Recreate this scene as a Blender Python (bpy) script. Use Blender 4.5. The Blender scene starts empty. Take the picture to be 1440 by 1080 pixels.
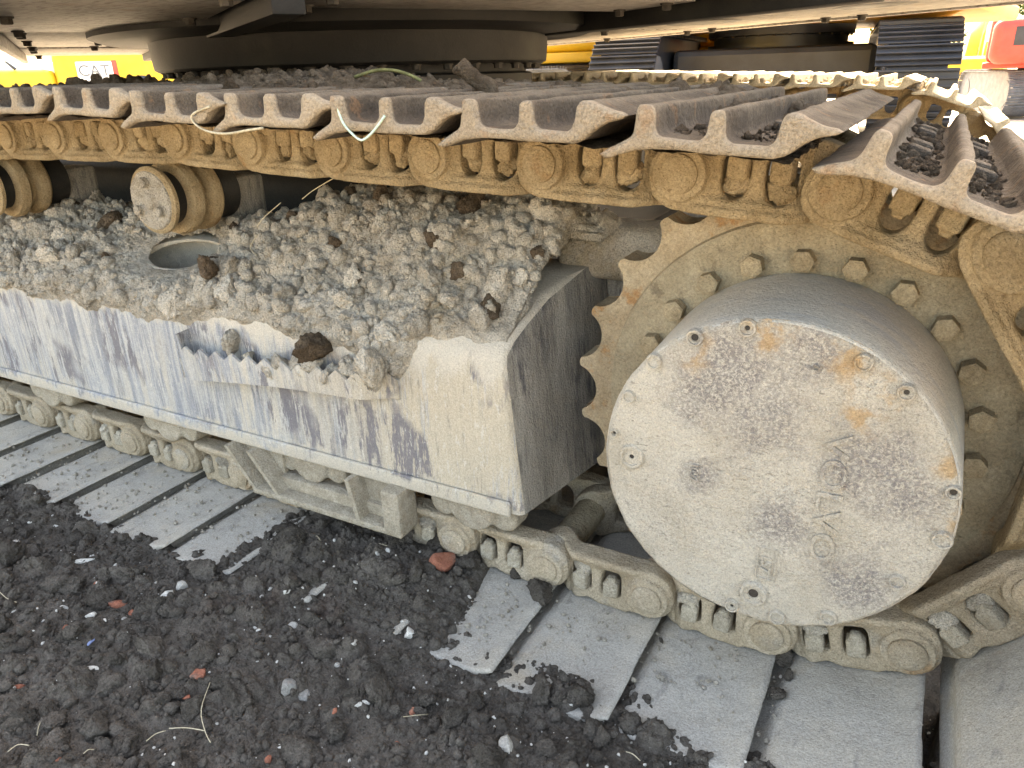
import bpy, bmesh, math, random
import numpy as np
from mathutils import Vector, Matrix
R = math.radians
rng = np.random.default_rng(7)
random.seed(7)
S = bpy.context.scene
COL = S.collection

# ------------------------------------------------------------------ camera
cam = bpy.data.cameras.new('camera')
cam.sensor_width = 36.0
cam.lens = 1041.34 / 1440 * 36
cam.clip_start = 0.02
cam.clip_end = 3000
camo = bpy.data.objects.new('camera', cam)
COL.objects.link(camo)
rt = Vector((0.87818805, 0.47750258, -0.02787537))
up = Vector((-0.16138569, 0.35066152, 0.92249182))
fw = Vector((-0.45026704, 0.8056226, -0.38500884))
CAM = Vector((0, 0, 0.9793))
m = Matrix((rt, up, -fw)).transposed().to_4x4()
m.translation = CAM
camo.matrix_world = m
S.camera = camo

# ------------------------------------------------------------------ sky, sun, exposure
SUN_EL, SUN_AZ = R(38), R(-17)          # azimuth measured from +Y towards +X
w = bpy.data.worlds.new('World')
S.world = w
w.use_nodes = True
nt = w.node_tree
bg = nt.nodes['Background']
sky = nt.nodes.new('ShaderNodeTexSky')
sky.sky_type = 'NISHITA'
sky.sun_disc = False
sky.sun_elevation = SUN_EL
sky.sun_rotation = SUN_AZ
sky.dust_density = 5.0
nt.links.new(sky.outputs[0], bg.inputs[0])
bg.inputs[1].default_value = 0.15
sl = bpy.data.lights.new('sun', 'SUN')
sl.energy = 4.0
sl.angle = R(0.5)
sl.color = (1, 0.95, 0.87)
so = bpy.data.objects.new('sun', sl)
COL.objects.link(so)
sd = Vector((math.sin(SUN_AZ) * math.cos(SUN_EL), math.cos(SUN_AZ) * math.cos(SUN_EL), math.sin(SUN_EL)))
so.rotation_euler = sd.to_track_quat('Z', 'Y').to_euler()
so.location = sd * 60
S.view_settings.view_transform = 'Standard'
S.view_settings.look = 'None'
S.view_settings.exposure = 3.22
S.view_settings.use_white_balance = True      # camera balanced for open shade
S.view_settings.white_balance_temperature = 9000
S.view_settings.white_balance_tint = 10
S.view_settings.gamma = 1.0

# ------------------------------------------------------------------ numpy noise
def _h(ix, iy, iz, seed):
    n = (ix.astype(np.int64) * 374761393 + iy.astype(np.int64) * 668265263 + iz.astype(np.int64) * 2147483647 + seed * 974634541) & 0xFFFFFFFF
    n = ((n ^ (n >> 13)) * 1274126177) & 0xFFFFFFFF
    n = ((n ^ (n >> 16)) * 2246822519) & 0xFFFFFFFF
    return ((n ^ (n >> 15)) & 0xFFFFFF) / float(0xFFFFFF)
def vn2(x, y, seed=0):
    ix, iy = np.floor(x), np.floor(y)
    fx, fy = x - ix, y - iy
    fx, fy = fx*fx*(3-2*fx), fy*fy*(3-2*fy)
    z = np.zeros_like(ix)
    a, b = _h(ix, iy, z, seed), _h(ix+1, iy, z, seed)
    c, d = _h(ix, iy+1, z, seed), _h(ix+1, iy+1, z, seed)
    return (a*(1-fx)+b*fx)*(1-fy)+(c*(1-fx)+d*fx)*fy*1.0
def fbm2(x, y, s, o=4, seed=0, g=.5):
    t, a, n = 0, 1, 0
    for k in range(o):
        ca, sa = math.cos(.6*k+seed), math.sin(.6*k+seed)
        t = t + a*(vn2((x*ca-y*sa)*s, (x*sa+y*ca)*s, seed+k*17)-.5)*2
        n += a; a *= g; s *= 2.03
    return t/n
def vn3(p, s, seed=0):
    p = p*s
    i = np.floor(p); f = p-i; f = f*f*(3-2*f)
    r = 0
    for dx in (0, 1):
        for dy in (0, 1):
            for dz in (0, 1):
                wgt = (f[:, 0] if dx else 1-f[:, 0])*(f[:, 1] if dy else 1-f[:, 1])*(f[:, 2] if dz else 1-f[:, 2])
                r = r + wgt*_h(i[:, 0]+dx, i[:, 1]+dy, i[:, 2]+dz, seed)
    return (r-.5)*2
def fbm3(p, s, o=3, seed=0):
    t, a, n = 0, 1, 0
    for k in range(o):
        t = t+a*vn3(p, s, seed+31*k); n += a; a *= .5; s *= 2.1
    return t/n
def lumps(x, y, cell, r0, r1, prob, seed):
    """height of half-buried round clods, one per cell"""
    ix, iy = np.floor(x/cell), np.floor(y/cell)
    h = np.zeros_like(x)
    for dx in (-1, 0, 1):
        for dy in (-1, 0, 1):
            jx, jy = ix+dx, iy+dy
            z = np.zeros_like(jx)
            cx = (jx+_h(jx, jy, z, seed))*cell
            cy = (jy+_h(jx, jy, z, seed+1))*cell
            r = r0+(r1-r0)*_h(jx, jy, z, seed+2)**2
            on = _h(jx, jy, z, seed+3) < prob
            e = .6+.8*_h(jx, jy, z, seed+4)
            d2 = (x-cx)**2*e+(y-cy)**2/e
            h = np.maximum(h, np.where(on, np.sqrt(np.maximum(0, r*r-d2)), 0))
    return h
def sstep(a, b, x):
    t = np.clip((x-a)/(b-a), 0, 1)
    return t*t*(3-2*t)

# ------------------------------------------------------------------ material builder
def lin(c): return tuple(c)+(1,) if len(c) == 3 else c
def mat(name, ramp, scale=10, rough=.9, bumps=(), over=(), coord='pos', rand=0, metal=0, spec=.25, detail=6, stretch=(1, 1, 1), speck=.5, spsc=260):
    m_ = bpy.data.materials.new(name)
    m_.use_nodes = True
    t = m_.node_tree
    N, L = t.nodes, t.links
    bs = N['Principled BSDF']
    bs.inputs['Roughness'].default_value = rough
    bs.inputs['Metallic'].default_value = metal
    bs.inputs['Specular IOR Level'].default_value = spec
    if coord == 'pos':
        src = raw = N.new('ShaderNodeNewGeometry').outputs['Position']
    else:
        tc = N.new('ShaderNodeTexCoord')
        oi = N.new('ShaderNodeObjectInfo')
        mu = N.new('ShaderNodeVectorMath'); mu.operation = 'MULTIPLY_ADD'
        cb = N.new('ShaderNodeCombineXYZ')
        for i in range(3): L.new(oi.outputs['Random'], cb.inputs[i])
        L.new(cb.outputs[0], mu.inputs[0])
        mu.inputs[1].default_value = (17, 31, 23)
        L.new(tc.outputs['Object'], mu.inputs[2])
        src = mu.outputs[0]; raw = tc.outputs['Object']
    def noise(sc, det=6, st=(1, 1, 1), off=0, rgh=.6, dist=0):
        mp = N.new('ShaderNodeMapping')
        mp.inputs['Scale'].default_value = st
        mp.inputs['Location'].default_value = (off, off*.7, off*1.3)
        L.new(src, mp.inputs[0])
        n = N.new('ShaderNodeTexNoise')
        n.inputs['Scale'].default_value = sc
        n.inputs['Detail'].default_value = det
        n.inputs['Roughness'].default_value = rgh
        n.inputs['Distortion'].default_value = dist
        L.new(mp.outputs[0], n.inputs['Vector'])
        return n.outputs['Fac']
    def maprange(x, lo, hi, a=0, b=1):
        r = N.new('ShaderNodeMapRange')
        r.inputs[1].default_value = lo; r.inputs[2].default_value = hi
        r.inputs[3].default_value = a; r.inputs[4].default_value = b
        L.new(x, r.inputs[0])
        return r.outputs[0]
    def math_(op, a, b):
        n = N.new('ShaderNodeMath'); n.operation = op
        for i, v in enumerate((a, b)):
            if isinstance(v, (int, float)): n.inputs[i].default_value = v
            else: L.new(v, n.inputs[i])
        return n.outputs[0]
    cr = N.new('ShaderNodeValToRGB')
    els = cr.color_ramp.elements
    while len(els) < len(ramp): els.new(.5)
    for e, (p_, c_) in zip(els, ramp):
        e.position = p_; e.color = lin(c_)
    L.new(noise(scale, detail, stretch, 1.3), cr.inputs[0])
    colr = cr.outputs[0]
    for k, o in enumerate(over):
        f_ = maprange(noise(o.get('scale', 5), o.get('detail', 5), o.get('st', (1, 1, 1)), 5+k*3.7, o.get('rgh', .6), o.get('dist', 0)), o['lo'], o['hi'])
        if 'grad' in o:                                   # soft edge along one world axis
            ax, g0, g1, amt = o['grad']
            sp = N.new('ShaderNodeSeparateXYZ'); L.new(raw, sp.inputs[0])
            gg = maprange(sp.outputs[ax], g0, g1, 0, 1)
            if o.get('add'): f_ = maprange(math_('ADD', math_('MULTIPLY', gg, amt), noise(o.get('scale', 5), 5, o.get('st', (1, 1, 1)), 9+k)), o['lo'], o['hi'])
            else: f_ = math_('MULTIPLY', f_, gg)
        if 'patch' in o:                                  # broken up by a second, larger noise
            ps, pl, ph = o['patch']
            f_ = math_('MULTIPLY', f_, maprange(noise(ps, 3, (1, 1, 1), 11+k*2.1), pl, ph))
        if 'spots' in o:                                  # stains at given places
            acc = None
            for (cx, cy, cz, r_) in o['spots']:
                vd = N.new('ShaderNodeVectorMath'); vd.operation = 'DISTANCE'
                L.new(raw, vd.inputs[0]); vd.inputs[1].default_value = (cx, cy, cz)
                d_ = maprange(vd.outputs['Value'], r_, r_*.25)
                acc = d_ if acc is None else math_('MAXIMUM', acc, d_)
            acc = maprange(math_('ADD', math_('MULTIPLY', acc, .8), math_('MULTIPLY', noise(15, 5, (1, 1, 1), 3+k, .7, .8), 1.7)), 1.05, 1.65)
            f_ = math_('MULTIPLY', f_, acc)
        f_ = math_('MULTIPLY', f_, o.get('amt', 1.0))
        mx = N.new('ShaderNodeMix'); mx.data_type = 'RGBA'
        L.new(f_, mx.inputs['Factor'])
        L.new(colr, mx.inputs['A'])
        mx.inputs['B'].default_value = lin(o['col'])
        colr = mx.outputs['Result']
    if speck:
        hv = N.new('ShaderNodeHueSaturation')
        L.new(maprange(noise(spsc, 4, (1, 1, 1), 2.2, .85), .25, .75, 1-speck, 1+speck), hv.inputs['Value'])
        L.new(colr, hv.inputs['Color'])
        colr = hv.outputs[0]
    if rand:
        oi = N.new('ShaderNodeObjectInfo')
        hv = N.new('ShaderNodeHueSaturation')
        L.new(maprange(oi.outputs['Random'], 0, 1, 1-rand, 1+rand), hv.inputs['Value'])
        L.new(colr, hv.inputs['Color'])
        colr = hv.outputs[0]
    L.new(colr, bs.inputs['Base Color'])
    prev = None
    for k, (sc, dist, st) in enumerate([(b[0], b[1], b[2] if len(b) > 2 else (1, 1, 1)) for b in bumps]):
        bp = N.new('ShaderNodeBump')
        bp.inputs['Strength'].default_value = 1
        bp.inputs['Distance'].default_value = dist
        L.new(noise(sc, 5, st, 20+k*2), bp.inputs['Height'])
        if prev: L.new(prev, bp.inputs['Normal'])
        prev = bp.outputs[0]
    if prev: L.new(prev, bs.inputs['Normal'])
    return m_

MT = {}
MT['soil'] = mat('dark_soil', [(.25, (.080, .068, .057)), (.5, (.138, .119, .101)), (.75, (.205, .178, .152))], 14, .95,
    spec=.06, speck=.4,
    bumps=((45, .016), (130, .010), (380, .004)), over=(dict(scale=3, lo=.5, hi=.7, col=(.17, .143, .12), amt=.6), dict(scale=180, lo=.66, hi=.72, col=(.42, .39, .35), amt=.7), dict(scale=5, lo=.62, hi=.72, col=(.11, .065, .05), amt=.4)))
MT['soil_o'] = mat('dark_soil_clod', [(.25, (.080, .068, .057)), (.5, (.138, .119, .101)), (.78, (.21, .183, .157))], 30, .95,
    spec=.06, speck=.5, bumps=((45, .022), (130, .014), (380, .005)), coord='pos', rand=.3, over=(dict(scale=200, lo=.66, hi=.74, col=(.26, .24, .21), amt=.6),))
MT['gravel'] = mat('gravel_yard', [(.3, (.36, .32, .26)), (.7, (.52, .465, .385))], 1.5, .95, bumps=((8, .05), (40, .02)), over=(dict(scale=12, lo=.55, hi=.65, col=(.42, .37, .28), amt=.7), dict(scale=30, lo=.58, hi=.66, col=(.12, .10, .08), amt=.6)))
MT['mud'] = mat('dried_mud', [(.2, (.42, .35, .27)), (.5, (.60, .53, .44)), (.8, (.69, .635, .555))], 18, .95,
    spec=.06, speck=.5,
    bumps=((40, .03), (120, .014), (380, .005)), over=(dict(scale=6, lo=.56, hi=.68, col=(.24, .185, .13), amt=.5), dict(scale=7, lo=.6, hi=.7, col=(.5, .48, .45), amt=.5), dict(scale=60, lo=.40, hi=.60, col=(.20, .15, .105), amt=.75, spots=((-1.25, 1.30, .66, .20), (-1.0, 1.33, .70, .22), (-.88, 1.36, .72, .16))), dict(scale=30, lo=.3, hi=.5, col=(.50, .39, .255), amt=.7, spots=((-.80, 1.30, .68, .10), (-.80, 1.20, .60, .09), (-.80, 1.12, .54, .08), (-.6, 1.36, .66, .14)))))
MT['mud_o'] = mat('dried_mud_clod', [(.2, (.42, .35, .27)), (.5, (.60, .53, .44)), (.8, (.69, .635, .555))], 40, .95,
    spec=.06, speck=.5, bumps=((45, .025), (130, .012), (380, .004)), coord='pos', rand=.25)
MT['mud_dark'] = mat('brown_soil_lump', [(.25, (.095, .066, .044)), (.6, (.175, .128, .09)), (.8, (.26, .20, .148))], 40, .95, spec=.06, speck=.5, bumps=((45, .03), (130, .016), (380, .005)), coord='pos', rand=.25)
DUST = dict(bumps=((35, .004), (180, .0016)))
MT['link'] = mat('ochre_dusty_link', [(.25, (.27, .19, .105)), (.5, (.39, .29, .175)), (.75, (.49, .38, .245))], 14, .88, coord='obj', rand=.08,
    spec=.06, speck=.5, bumps=((26, .010), (140, .006), (420, .003)), over=(dict(scale=9, lo=.56, hi=.7, col=(.46, .36, .24), amt=.7), dict(scale=60, lo=.66, hi=.72, col=(.13, .08, .045), amt=.6), dict(scale=10, lo=.62, hi=.7, col=(.30, .15, .06), amt=.5)))
MT['link_low'] = mat('pale_dusty_link', [(.25, (.34, .265, .18)), (.5, (.46, .375, .275)), (.75, (.55, .465, .36))], 12, .9, coord='obj', rand=.08,
    spec=.06, speck=.5, bumps=((26, .010), (140, .006), (420, .003)), over=(dict(scale=8, lo=.58, hi=.7, col=(.38, .36, .33), amt=.6), dict(scale=9, lo=.63, hi=.7, col=(.34, .19, .085), amt=.6), dict(scale=70, lo=.68, hi=.74, col=(.16, .11, .07), amt=.5)))
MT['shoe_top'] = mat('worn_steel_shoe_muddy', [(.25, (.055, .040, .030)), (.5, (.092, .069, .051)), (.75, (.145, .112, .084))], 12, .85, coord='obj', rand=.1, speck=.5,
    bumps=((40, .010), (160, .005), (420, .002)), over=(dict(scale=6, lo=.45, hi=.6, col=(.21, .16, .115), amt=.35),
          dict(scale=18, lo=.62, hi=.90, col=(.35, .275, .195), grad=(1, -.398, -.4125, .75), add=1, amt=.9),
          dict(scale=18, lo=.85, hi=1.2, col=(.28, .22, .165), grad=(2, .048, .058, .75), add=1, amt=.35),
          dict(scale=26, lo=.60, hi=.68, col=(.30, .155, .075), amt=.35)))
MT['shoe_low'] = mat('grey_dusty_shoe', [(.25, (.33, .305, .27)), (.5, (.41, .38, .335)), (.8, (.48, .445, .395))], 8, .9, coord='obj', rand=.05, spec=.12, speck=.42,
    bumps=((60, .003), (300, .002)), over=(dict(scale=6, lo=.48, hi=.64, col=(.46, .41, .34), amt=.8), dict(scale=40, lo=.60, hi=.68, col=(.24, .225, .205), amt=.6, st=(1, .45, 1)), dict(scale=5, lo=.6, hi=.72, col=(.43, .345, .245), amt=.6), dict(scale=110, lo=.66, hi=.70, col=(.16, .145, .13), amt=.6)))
MT['frame'] = mat('streaked_grey_paint', [(.3, (.20, .21, .235)), (.55, (.29, .30, .325)), (.8, (.38, .385, .40))], 9, .75, spec=.2, stretch=(1, 1, .3), speck=.35, spsc=330,
    bumps=((60, .003, (1, 1, .25)), (300, .003)),
    over=(dict(scale=75, lo=.44, hi=.58, col=(.52, .50, .465), st=(1, 1, .05), amt=.8, rgh=.8),
          dict(scale=30, lo=.48, hi=.58, col=(.53, .48, .40), st=(1, 1, .06), amt=.85, patch=(2.6, .42, .60), rgh=.8),
          dict(scale=26, lo=.37, hi=.47, col=(.52, .44, .33), st=(1, 1, .08), amt=.85, grad=(0, -1.25, -.85, 1), rgh=.85),
          dict(scale=90, lo=.56, hi=.64, col=(.20, .18, .16), st=(1, 1, .12), amt=.55, grad=(0, -1.25, -.9, 1), rgh=.8),
          dict(scale=26, lo=.50, hi=.56, col=(.17, .16, .175), st=(1, 1, .16), amt=.9, patch=(5, .47, .55), rgh=.8), dict(scale=60, lo=.58, hi=.63, col=(.58, .545, .49), st=(1, 1, .35), amt=.7, rgh=.8),
          dict(scale=24, lo=1.00, hi=1.14, col=(.52, .465, .385), grad=(2, .28, .19, .72), add=1, amt=.9),
          dict(scale=24, lo=.96, hi=1.10, col=(.53, .475, .40), grad=(2, .38, .50, .72), add=1, st=(1, 1, .25), amt=.95)))
MT['frame_end'] = mat('dark_streaked_end_plate', [(.3, (.20, .18, .155)), (.6, (.30, .275, .24)), (.8, (.40, .365, .315))], 12, .88, spec=.12, stretch=(1, 1, .3), speck=.45,
    bumps=((60, .004, (1, 1, .3)), (260, .003)), over=(dict(scale=22, lo=.5, hi=.58, col=(.085, .08, .088), st=(1, 1, .10), amt=.85, patch=(4, .47, .57), rgh=.8), dict(scale=70, lo=.54, hi=.64, col=(.12, .11, .10), st=(1, 1, .10), amt=.5)))
MT['cover'] = mat('pale_mud_crusted_cover', [(.25, (.45, .395, .315)), (.5, (.54, .485, .405)), (.75, (.60, .55, .47))], 10, .95, spec=.08, speck=.36, spsc=400,
    bumps=((45, .004), (170, .005), (480, .003)),
    over=(dict(scale=190, lo=.40, hi=.56, col=(.20, .18, .178), amt=.85, spots=((-.19, .97, .60, .12), (-.225, .97, .555, .09), (-.10, .97, .635, .07), (-.005, .97, .50, .10), (.03, .97, .46, .08), (-.15, .97, .53, .10), (-.23, .97, .42, .05), (-.11, .97, .38, .06), (.0, .97, .31, .09)), detail=4, rgh=.8, dist=.6),
          dict(scale=230, lo=.50, hi=.62, col=(.24, .215, .19), amt=.55, detail=4, rgh=.8, patch=(6, .40, .62)),
          dict(scale=160, lo=.62, hi=.68, col=(.20, .175, .15), amt=.6, detail=4, st=(.6, 1, 1.4)),
          dict(scale=30, lo=.46, hi=.58, col=(.50, .29, .11), amt=.6, spots=((-.245, .97, .62, .05), (-.15, .97, .655, .05), (-.05, .97, .63, .045), (-.02, .97, .60, .05), (.09, .97, .52, .05), (-.03, .97, .56, .04), (.10, .97, .44, .04)))))
MT['drum'] = mat('scuffed_grey_drum', [(.25, (.52, .47, .40)), (.5, (.62, .56, .475)), (.75, (.69, .62, .52))], 7, .9, spec=.12, speck=.3,
    bumps=((80, .004), (300, .003)), over=(dict(scale=25, lo=.52, hi=.64, col=(.46, .45, .44), amt=.6, st=(.3, 1, .3)), dict(scale=140, lo=.62, hi=.7, col=(.64, .58, .49), amt=.6)))
MT['sprocket'] = mat('rust_dusty_sprocket', [(.25, (.29, .215, .135)), (.5, (.41, .32, .215)), (.75, (.50, .405, .285))], 14, .88,
    spec=.08, speck=.45, bumps=((40, .007), (200, .005)), over=(dict(scale=22, lo=.56, hi=.66, col=(.36, .17, .06), amt=.7), dict(scale=60, lo=.62, hi=.7, col=(.14, .10, .07), amt=.5)))
MT['ring'] = mat('olive_dusty_ring', [(.25, (.28, .22, .145)), (.5, (.38, .31, .21)), (.75, (.47, .39, .275))], 14, .92, spec=.08, speck=.4,
    bumps=((50, .008), (200, .005)), over=(dict(scale=30, lo=.6, hi=.7, col=(.14, .11, .08), amt=.6),))
MT['boltd'] = mat('dusty_bolt', [(.3, (.30, .23, .145)), (.7, (.45, .36, .24))], 40, .92, spec=.08, coord='obj', rand=.12, bumps=((90, .005), (350, .003)))
MT['nut'] = mat('pale_dusty_nut', [(.3, (.36, .305, .23)), (.7, (.49, .43, .345))], 40, .92, spec=.08, coord='obj', rand=.1, bumps=((60, .006), (200, .005), (420, .002)))
MT['belly'] = mat('dusty_belly_plate', [(.25, (.28, .262, .245)), (.5, (.40, .378, .355)), (.75, (.50, .475, .45))], 5, .55, speck=.25,
    bumps=((120, .001),), over=(dict(scale=70, lo=.5, hi=.6, col=(.13, .105, .09), amt=.6, st=(.4, 1, 1)), dict(scale=4, lo=.6, hi=.7, col=(.28, .17, .10), amt=.5)))
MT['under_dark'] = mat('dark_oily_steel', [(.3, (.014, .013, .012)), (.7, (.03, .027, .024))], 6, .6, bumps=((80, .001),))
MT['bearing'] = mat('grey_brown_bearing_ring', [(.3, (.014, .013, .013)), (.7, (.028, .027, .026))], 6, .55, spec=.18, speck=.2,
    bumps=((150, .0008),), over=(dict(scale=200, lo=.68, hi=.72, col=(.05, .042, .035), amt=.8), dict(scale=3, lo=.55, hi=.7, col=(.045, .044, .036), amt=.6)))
MT['bolt_dark'] = mat('dark_bolt', [(.3, (.03, .026, .023)), (.7, (.06, .05, .042))], 30, .6, coord='obj')
MT['house'] = mat('yellow_grey_house_paint', [(.3, (.45, .30, .05)), (.7, (.55, .38, .07))], 3, .5)
MT['stone'] = mat('pale_stone', [(.2, (.34, .32, .28)), (.5, (.50, .47, .42)), (.8, (.62, .59, .535))], 40, .85, coord='pos', rand=.25, bumps=((80, .004), (300, .0015)))
MT['grey_stone'] = mat('grey_stone', [(.2, (.17, .16, .15)), (.5, (.26, .245, .225)), (.8, (.36, .34, .31))], 40, .9, coord='pos', rand=.25, bumps=((80, .004), (300, .0015)))
MT['brick'] = mat('red_brick_fragment', [(.2, (.20, .075, .05)), (.5, (.32, .12, .075)), (.8, (.40, .19, .13))], 30, .95, coord='pos', rand=.2, bumps=((80, .004), (300, .0015)), over=(dict(scale=25, lo=.54, hi=.64, col=(.12, .095, .08), amt=.8),))
MT['blue_chip'] = mat('blue_plastic_chip', [(.3, (.12, .17, .32)), (.7, (.2, .25, .4))], 40, .6, coord='obj')
MT['straw'] = mat('dry_straw', [(.3, (.35, .29, .19)), (.7, (.55, .48, .35))], 60, .8, coord='obj', rand=.3)
MT['vine'] = mat('mossy_vine', [(.3, (.10, .09, .035)), (.7, (.2, .19, .08))], 60, .9, coord='obj')
MT['string'] = mat('pale_green_string', [(.3, (.36, .5, .42)), (.7, (.5, .62, .52))], 60, .6, coord='obj')
MT['black_metal'] = mat('black_track_paint', [(.3, (.012, .014, .02)), (.7, (.03, .034, .045))], 4, .45, spec=.5)
MT['grey_metal'] = mat('grey_steel', [(.3, (.10, .11, .13)), (.7, (.18, .19, .21))], 6, .5)
MT['yellow'] = mat('bright_yellow_paint', [(.3, (.60, .37, .03)), (.7, (.66, .43, .05))], 3, .45, spec=.4)
MT['orange'] = mat('orange_yellow_paint', [(.3, (.50, .22, .03)), (.7, (.58, .28, .05))], 3, .5)
MT['red'] = mat('red_paint', [(.3, (.50, .05, .04)), (.7, (.58, .075, .06))], 3, .45, spec=.4)
MT['glass'] = mat('dark_cab_glass', [(.3, (.05, .06, .07)), (.7, (.08, .09, .10))], 3, .08, spec=.6)
MT['white'] = mat('white_decal', [(.3, (.7, .72, .74)), (.7, (.78, .79, .8))], 3, .5)
MT['blue_sheet'] = mat('pale_blue_sheet_metal', [(.3, (.30, .42, .58)), (.7, (.38, .5, .64))], 2, .6)
MT['leaf'] = mat('leaf_green', [(.3, (.04, .075, .02)), (.7, (.09, .13, .04))], 3, .8)
MT['bark'] = mat('bark', [(.3, (.08, .06, .045)), (.7, (.14, .11, .085))], 12, .95)

# ------------------------------------------------------------------ mesh helpers
def mesh_np(name, v, f, smooth=False):
    """v (n,3), f (m,3) or (m,4) arrays"""
    me = bpy.data.meshes.new(name)
    v = np.asarray(v, np.float32); f = np.asarray(f, np.int32)
    k = f.shape[1]
    me.vertices.add(len(v)); me.vertices.foreach_set('co', v.ravel())
    me.loops.add(f.size); me.loops.foreach_set('vertex_index', f.ravel())
    me.polygons.add(len(f))
    me.polygons.foreach_set('loop_start', np.arange(0, f.size, k, dtype=np.int32))
    me.polygons.foreach_set('loop_total', np.full(len(f), k, np.int32))
    if smooth: me.polygons.foreach_set('use_smooth', np.ones(len(f), bool))
    me.update(calc_edges=True)
    return me
def link(name, me, mt=None, parent=None, loc=None, rot=None, **tags):
    o = bpy.data.objects.new(name, me)
    COL.objects.link(o)
    if mt and me is not None and not me.materials: me.materials.append(MT[mt])
    if parent: o.parent = parent
    if loc is not None: o.location = loc
    if rot is not None: o.rotation_euler = rot
    for k, v in tags.items(): o[k] = v
    return o
def thing(name, label, cat, loc=(0, 0, 0), group=None, rot=None):
    o = link(name, None, None, None, loc, rot, label=label, category=cat)
    if group: o['group'] = group
    return o
class MB:
    def __init__(s): s.b = bmesh.new()
    def box(s, x0, x1, y0, y1, z0, z1, bev=0, seg=2, M=None):
        g = bmesh.ops.create_cube(s.b, size=1)
        vs = g['verts']
        bmesh.ops.scale(s.b, vec=(x1-x0, y1-y0, z1-z0), verts=vs)
        bmesh.ops.translate(s.b, vec=((x0+x1)/2, (y0+y1)/2, (z0+z1)/2), verts=vs)
        if bev:
            es = list({e for v in vs for e in v.link_edges})
            r = bmesh.ops.bevel(s.b, geom=es, offset=bev, segments=seg, profile=.5, affect='EDGES')
            vs = [v for v in r['verts']]
            vs = list({v for f_ in r['faces'] for v in f_.verts} | set(vs))
        if M is not None: bmesh.ops.transform(s.b, matrix=M, verts=vs)
        return s
    def cyl(s, p, q, r0, r1=None, n=24):
        p, q = Vector(p), Vector(q)
        r1 = r0 if r1 is None else r1
        d = q-p
        M = Matrix.Translation((p+q)/2) @ d.to_track_quat('Z', 'Y').to_matrix().to_4x4()
        bmesh.ops.create_cone(s.b, cap_ends=True, segments=n, radius1=r0, radius2=r1, depth=d.length, matrix=M)
        return s
    def tube(s, pts, r, n=6):
        pts = [Vector(p) for p in pts]
        rings = []
        for i, p in enumerate(pts):
            d = (pts[min(i+1, len(pts)-1)]-pts[max(i-1, 0)]).normalized()
            a = d.orthogonal().normalized(); b = d.cross(a)
            rr = r[i] if isinstance(r, (list, tuple)) else r
            rings.append([s.b.verts.new(p+(a*math.cos(t)+b*math.sin(t))*rr) for t in [2*math.pi*k/n for k in range(n)]])
        for A, B in zip(rings, rings[1:]):
            # keep rings aligned
            best = min(range(n), key=lambda k: sum((A[j].co-B[(j+k) % n].co).length for j in range(n)))
            B[:] = B[best:]+B[:best]
            for j in range(n): s.b.faces.new((A[j], A[(j+1) % n], B[(j+1) % n], B[j]))
        s.b.faces.new(rings[0][::-1]); s.b.faces.new(rings[-1])
        return s
    def lathe(s, prof, n=48, M=None):
        """prof list of (r, h) revolved about local Z; closed at r=0 ends"""
        rows = []
        for r, h in prof:
            if r < 1e-6: rows.append([s.b.verts.new((0, 0, h))])
            else: rows.append([s.b.verts.new((r*math.cos(2*math.pi*k/n), r*math.sin(2*math.pi*k/n), h)) for k in range(n)])
        for A, B in zip(rows, rows[1:]):
            for k in range(n):
                k2 = (k+1) % n
                if len(A) == 1 and len(B) == 1: continue
                if len(A) == 1: s.b.faces.new((A[0], B[k2], B[k]))
                elif len(B) == 1: s.b.faces.new((A[k], A[k2], B[0]))
                else: s.b.faces.new((A[k], A[k2], B[k2], B[k]))
        if M is not None: bmesh.ops.transform(s.b, matrix=M, verts=[v for r_ in rows for v in r_])
        return s
    def poly(s, pts, z0, z1, bev=0):
        """prism of a polygon (x,y) between z0 and z1"""
        f = s.b.faces.new([s.b.verts.new((x, y, z0)) for x, y in pts])
        g = bmesh.ops.extrude_face_region(s.b, geom=[f])
        bmesh.ops.translate(s.b, vec=(0, 0, z1-z0), verts=[e for e in g['geom'] if isinstance(e, bmesh.types.BMVert)])
        return s
    def mesh(s, name, smooth=False, auto=None):
        bmesh.ops.recalc_face_normals(s.b, faces=s.b.faces)
        me = bpy.data.meshes.new(name)
        s.b.to_mesh(me); s.b.free()
        if smooth or auto is not None:
            me.polygons.foreach_set('use_smooth', np.ones(len(me.polygons), bool))
        if auto is not None: me.set_sharp_from_angle(angle=R(auto))
        return me
    def build(s, name, mt, parent=None, smooth=False, auto=None, **k):
        return link(name, s.mesh(name, smooth, auto), mt, parent, **k)
ROTX = Matrix.Rotation(R(90), 4, 'X')            # local z -> -y : lathe axis pointing at the camera side
def curve_mesh(name, loops, half, bev=.002, res=1):
    """2D outline loops (u,v) -> solid of thickness 2*half, remapped u->x, v->z, thickness->y"""
    cu = bpy.data.curves.new(name, 'CURVE')
    cu.dimensions = '2D'; cu.fill_mode = 'BOTH'
    cu.extrude = max(half-bev, 1e-4); cu.bevel_depth = bev; cu.bevel_resolution = res; cu.offset = -bev
    for lp in loops:
        sp = cu.splines.new('POLY')
        sp.points.add(len(lp)-1)
        for p_, (u, v) in zip(sp.points, lp): p_.co = (u, v, 0, 1)
        sp.use_cyclic_u = True
    o = bpy.data.objects.new(name, cu)
    COL.objects.link(o)
    dg = bpy.context.evaluated_depsgraph_get()
    me = bpy.data.meshes.new_from_object(o.evaluated_get(dg))
    bpy.data.objects.remove(o); bpy.data.curves.remove(cu)
    n = len(me.vertices)
    co = np.empty(n*3, np.float32); me.vertices.foreach_get('co', co); co = co.reshape(-1, 3)
    co = np.stack([co[:, 0], -co[:, 2], co[:, 1]], 1)
    me.vertices.foreach_set('co', co.ravel()); me.update()
    return me
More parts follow.
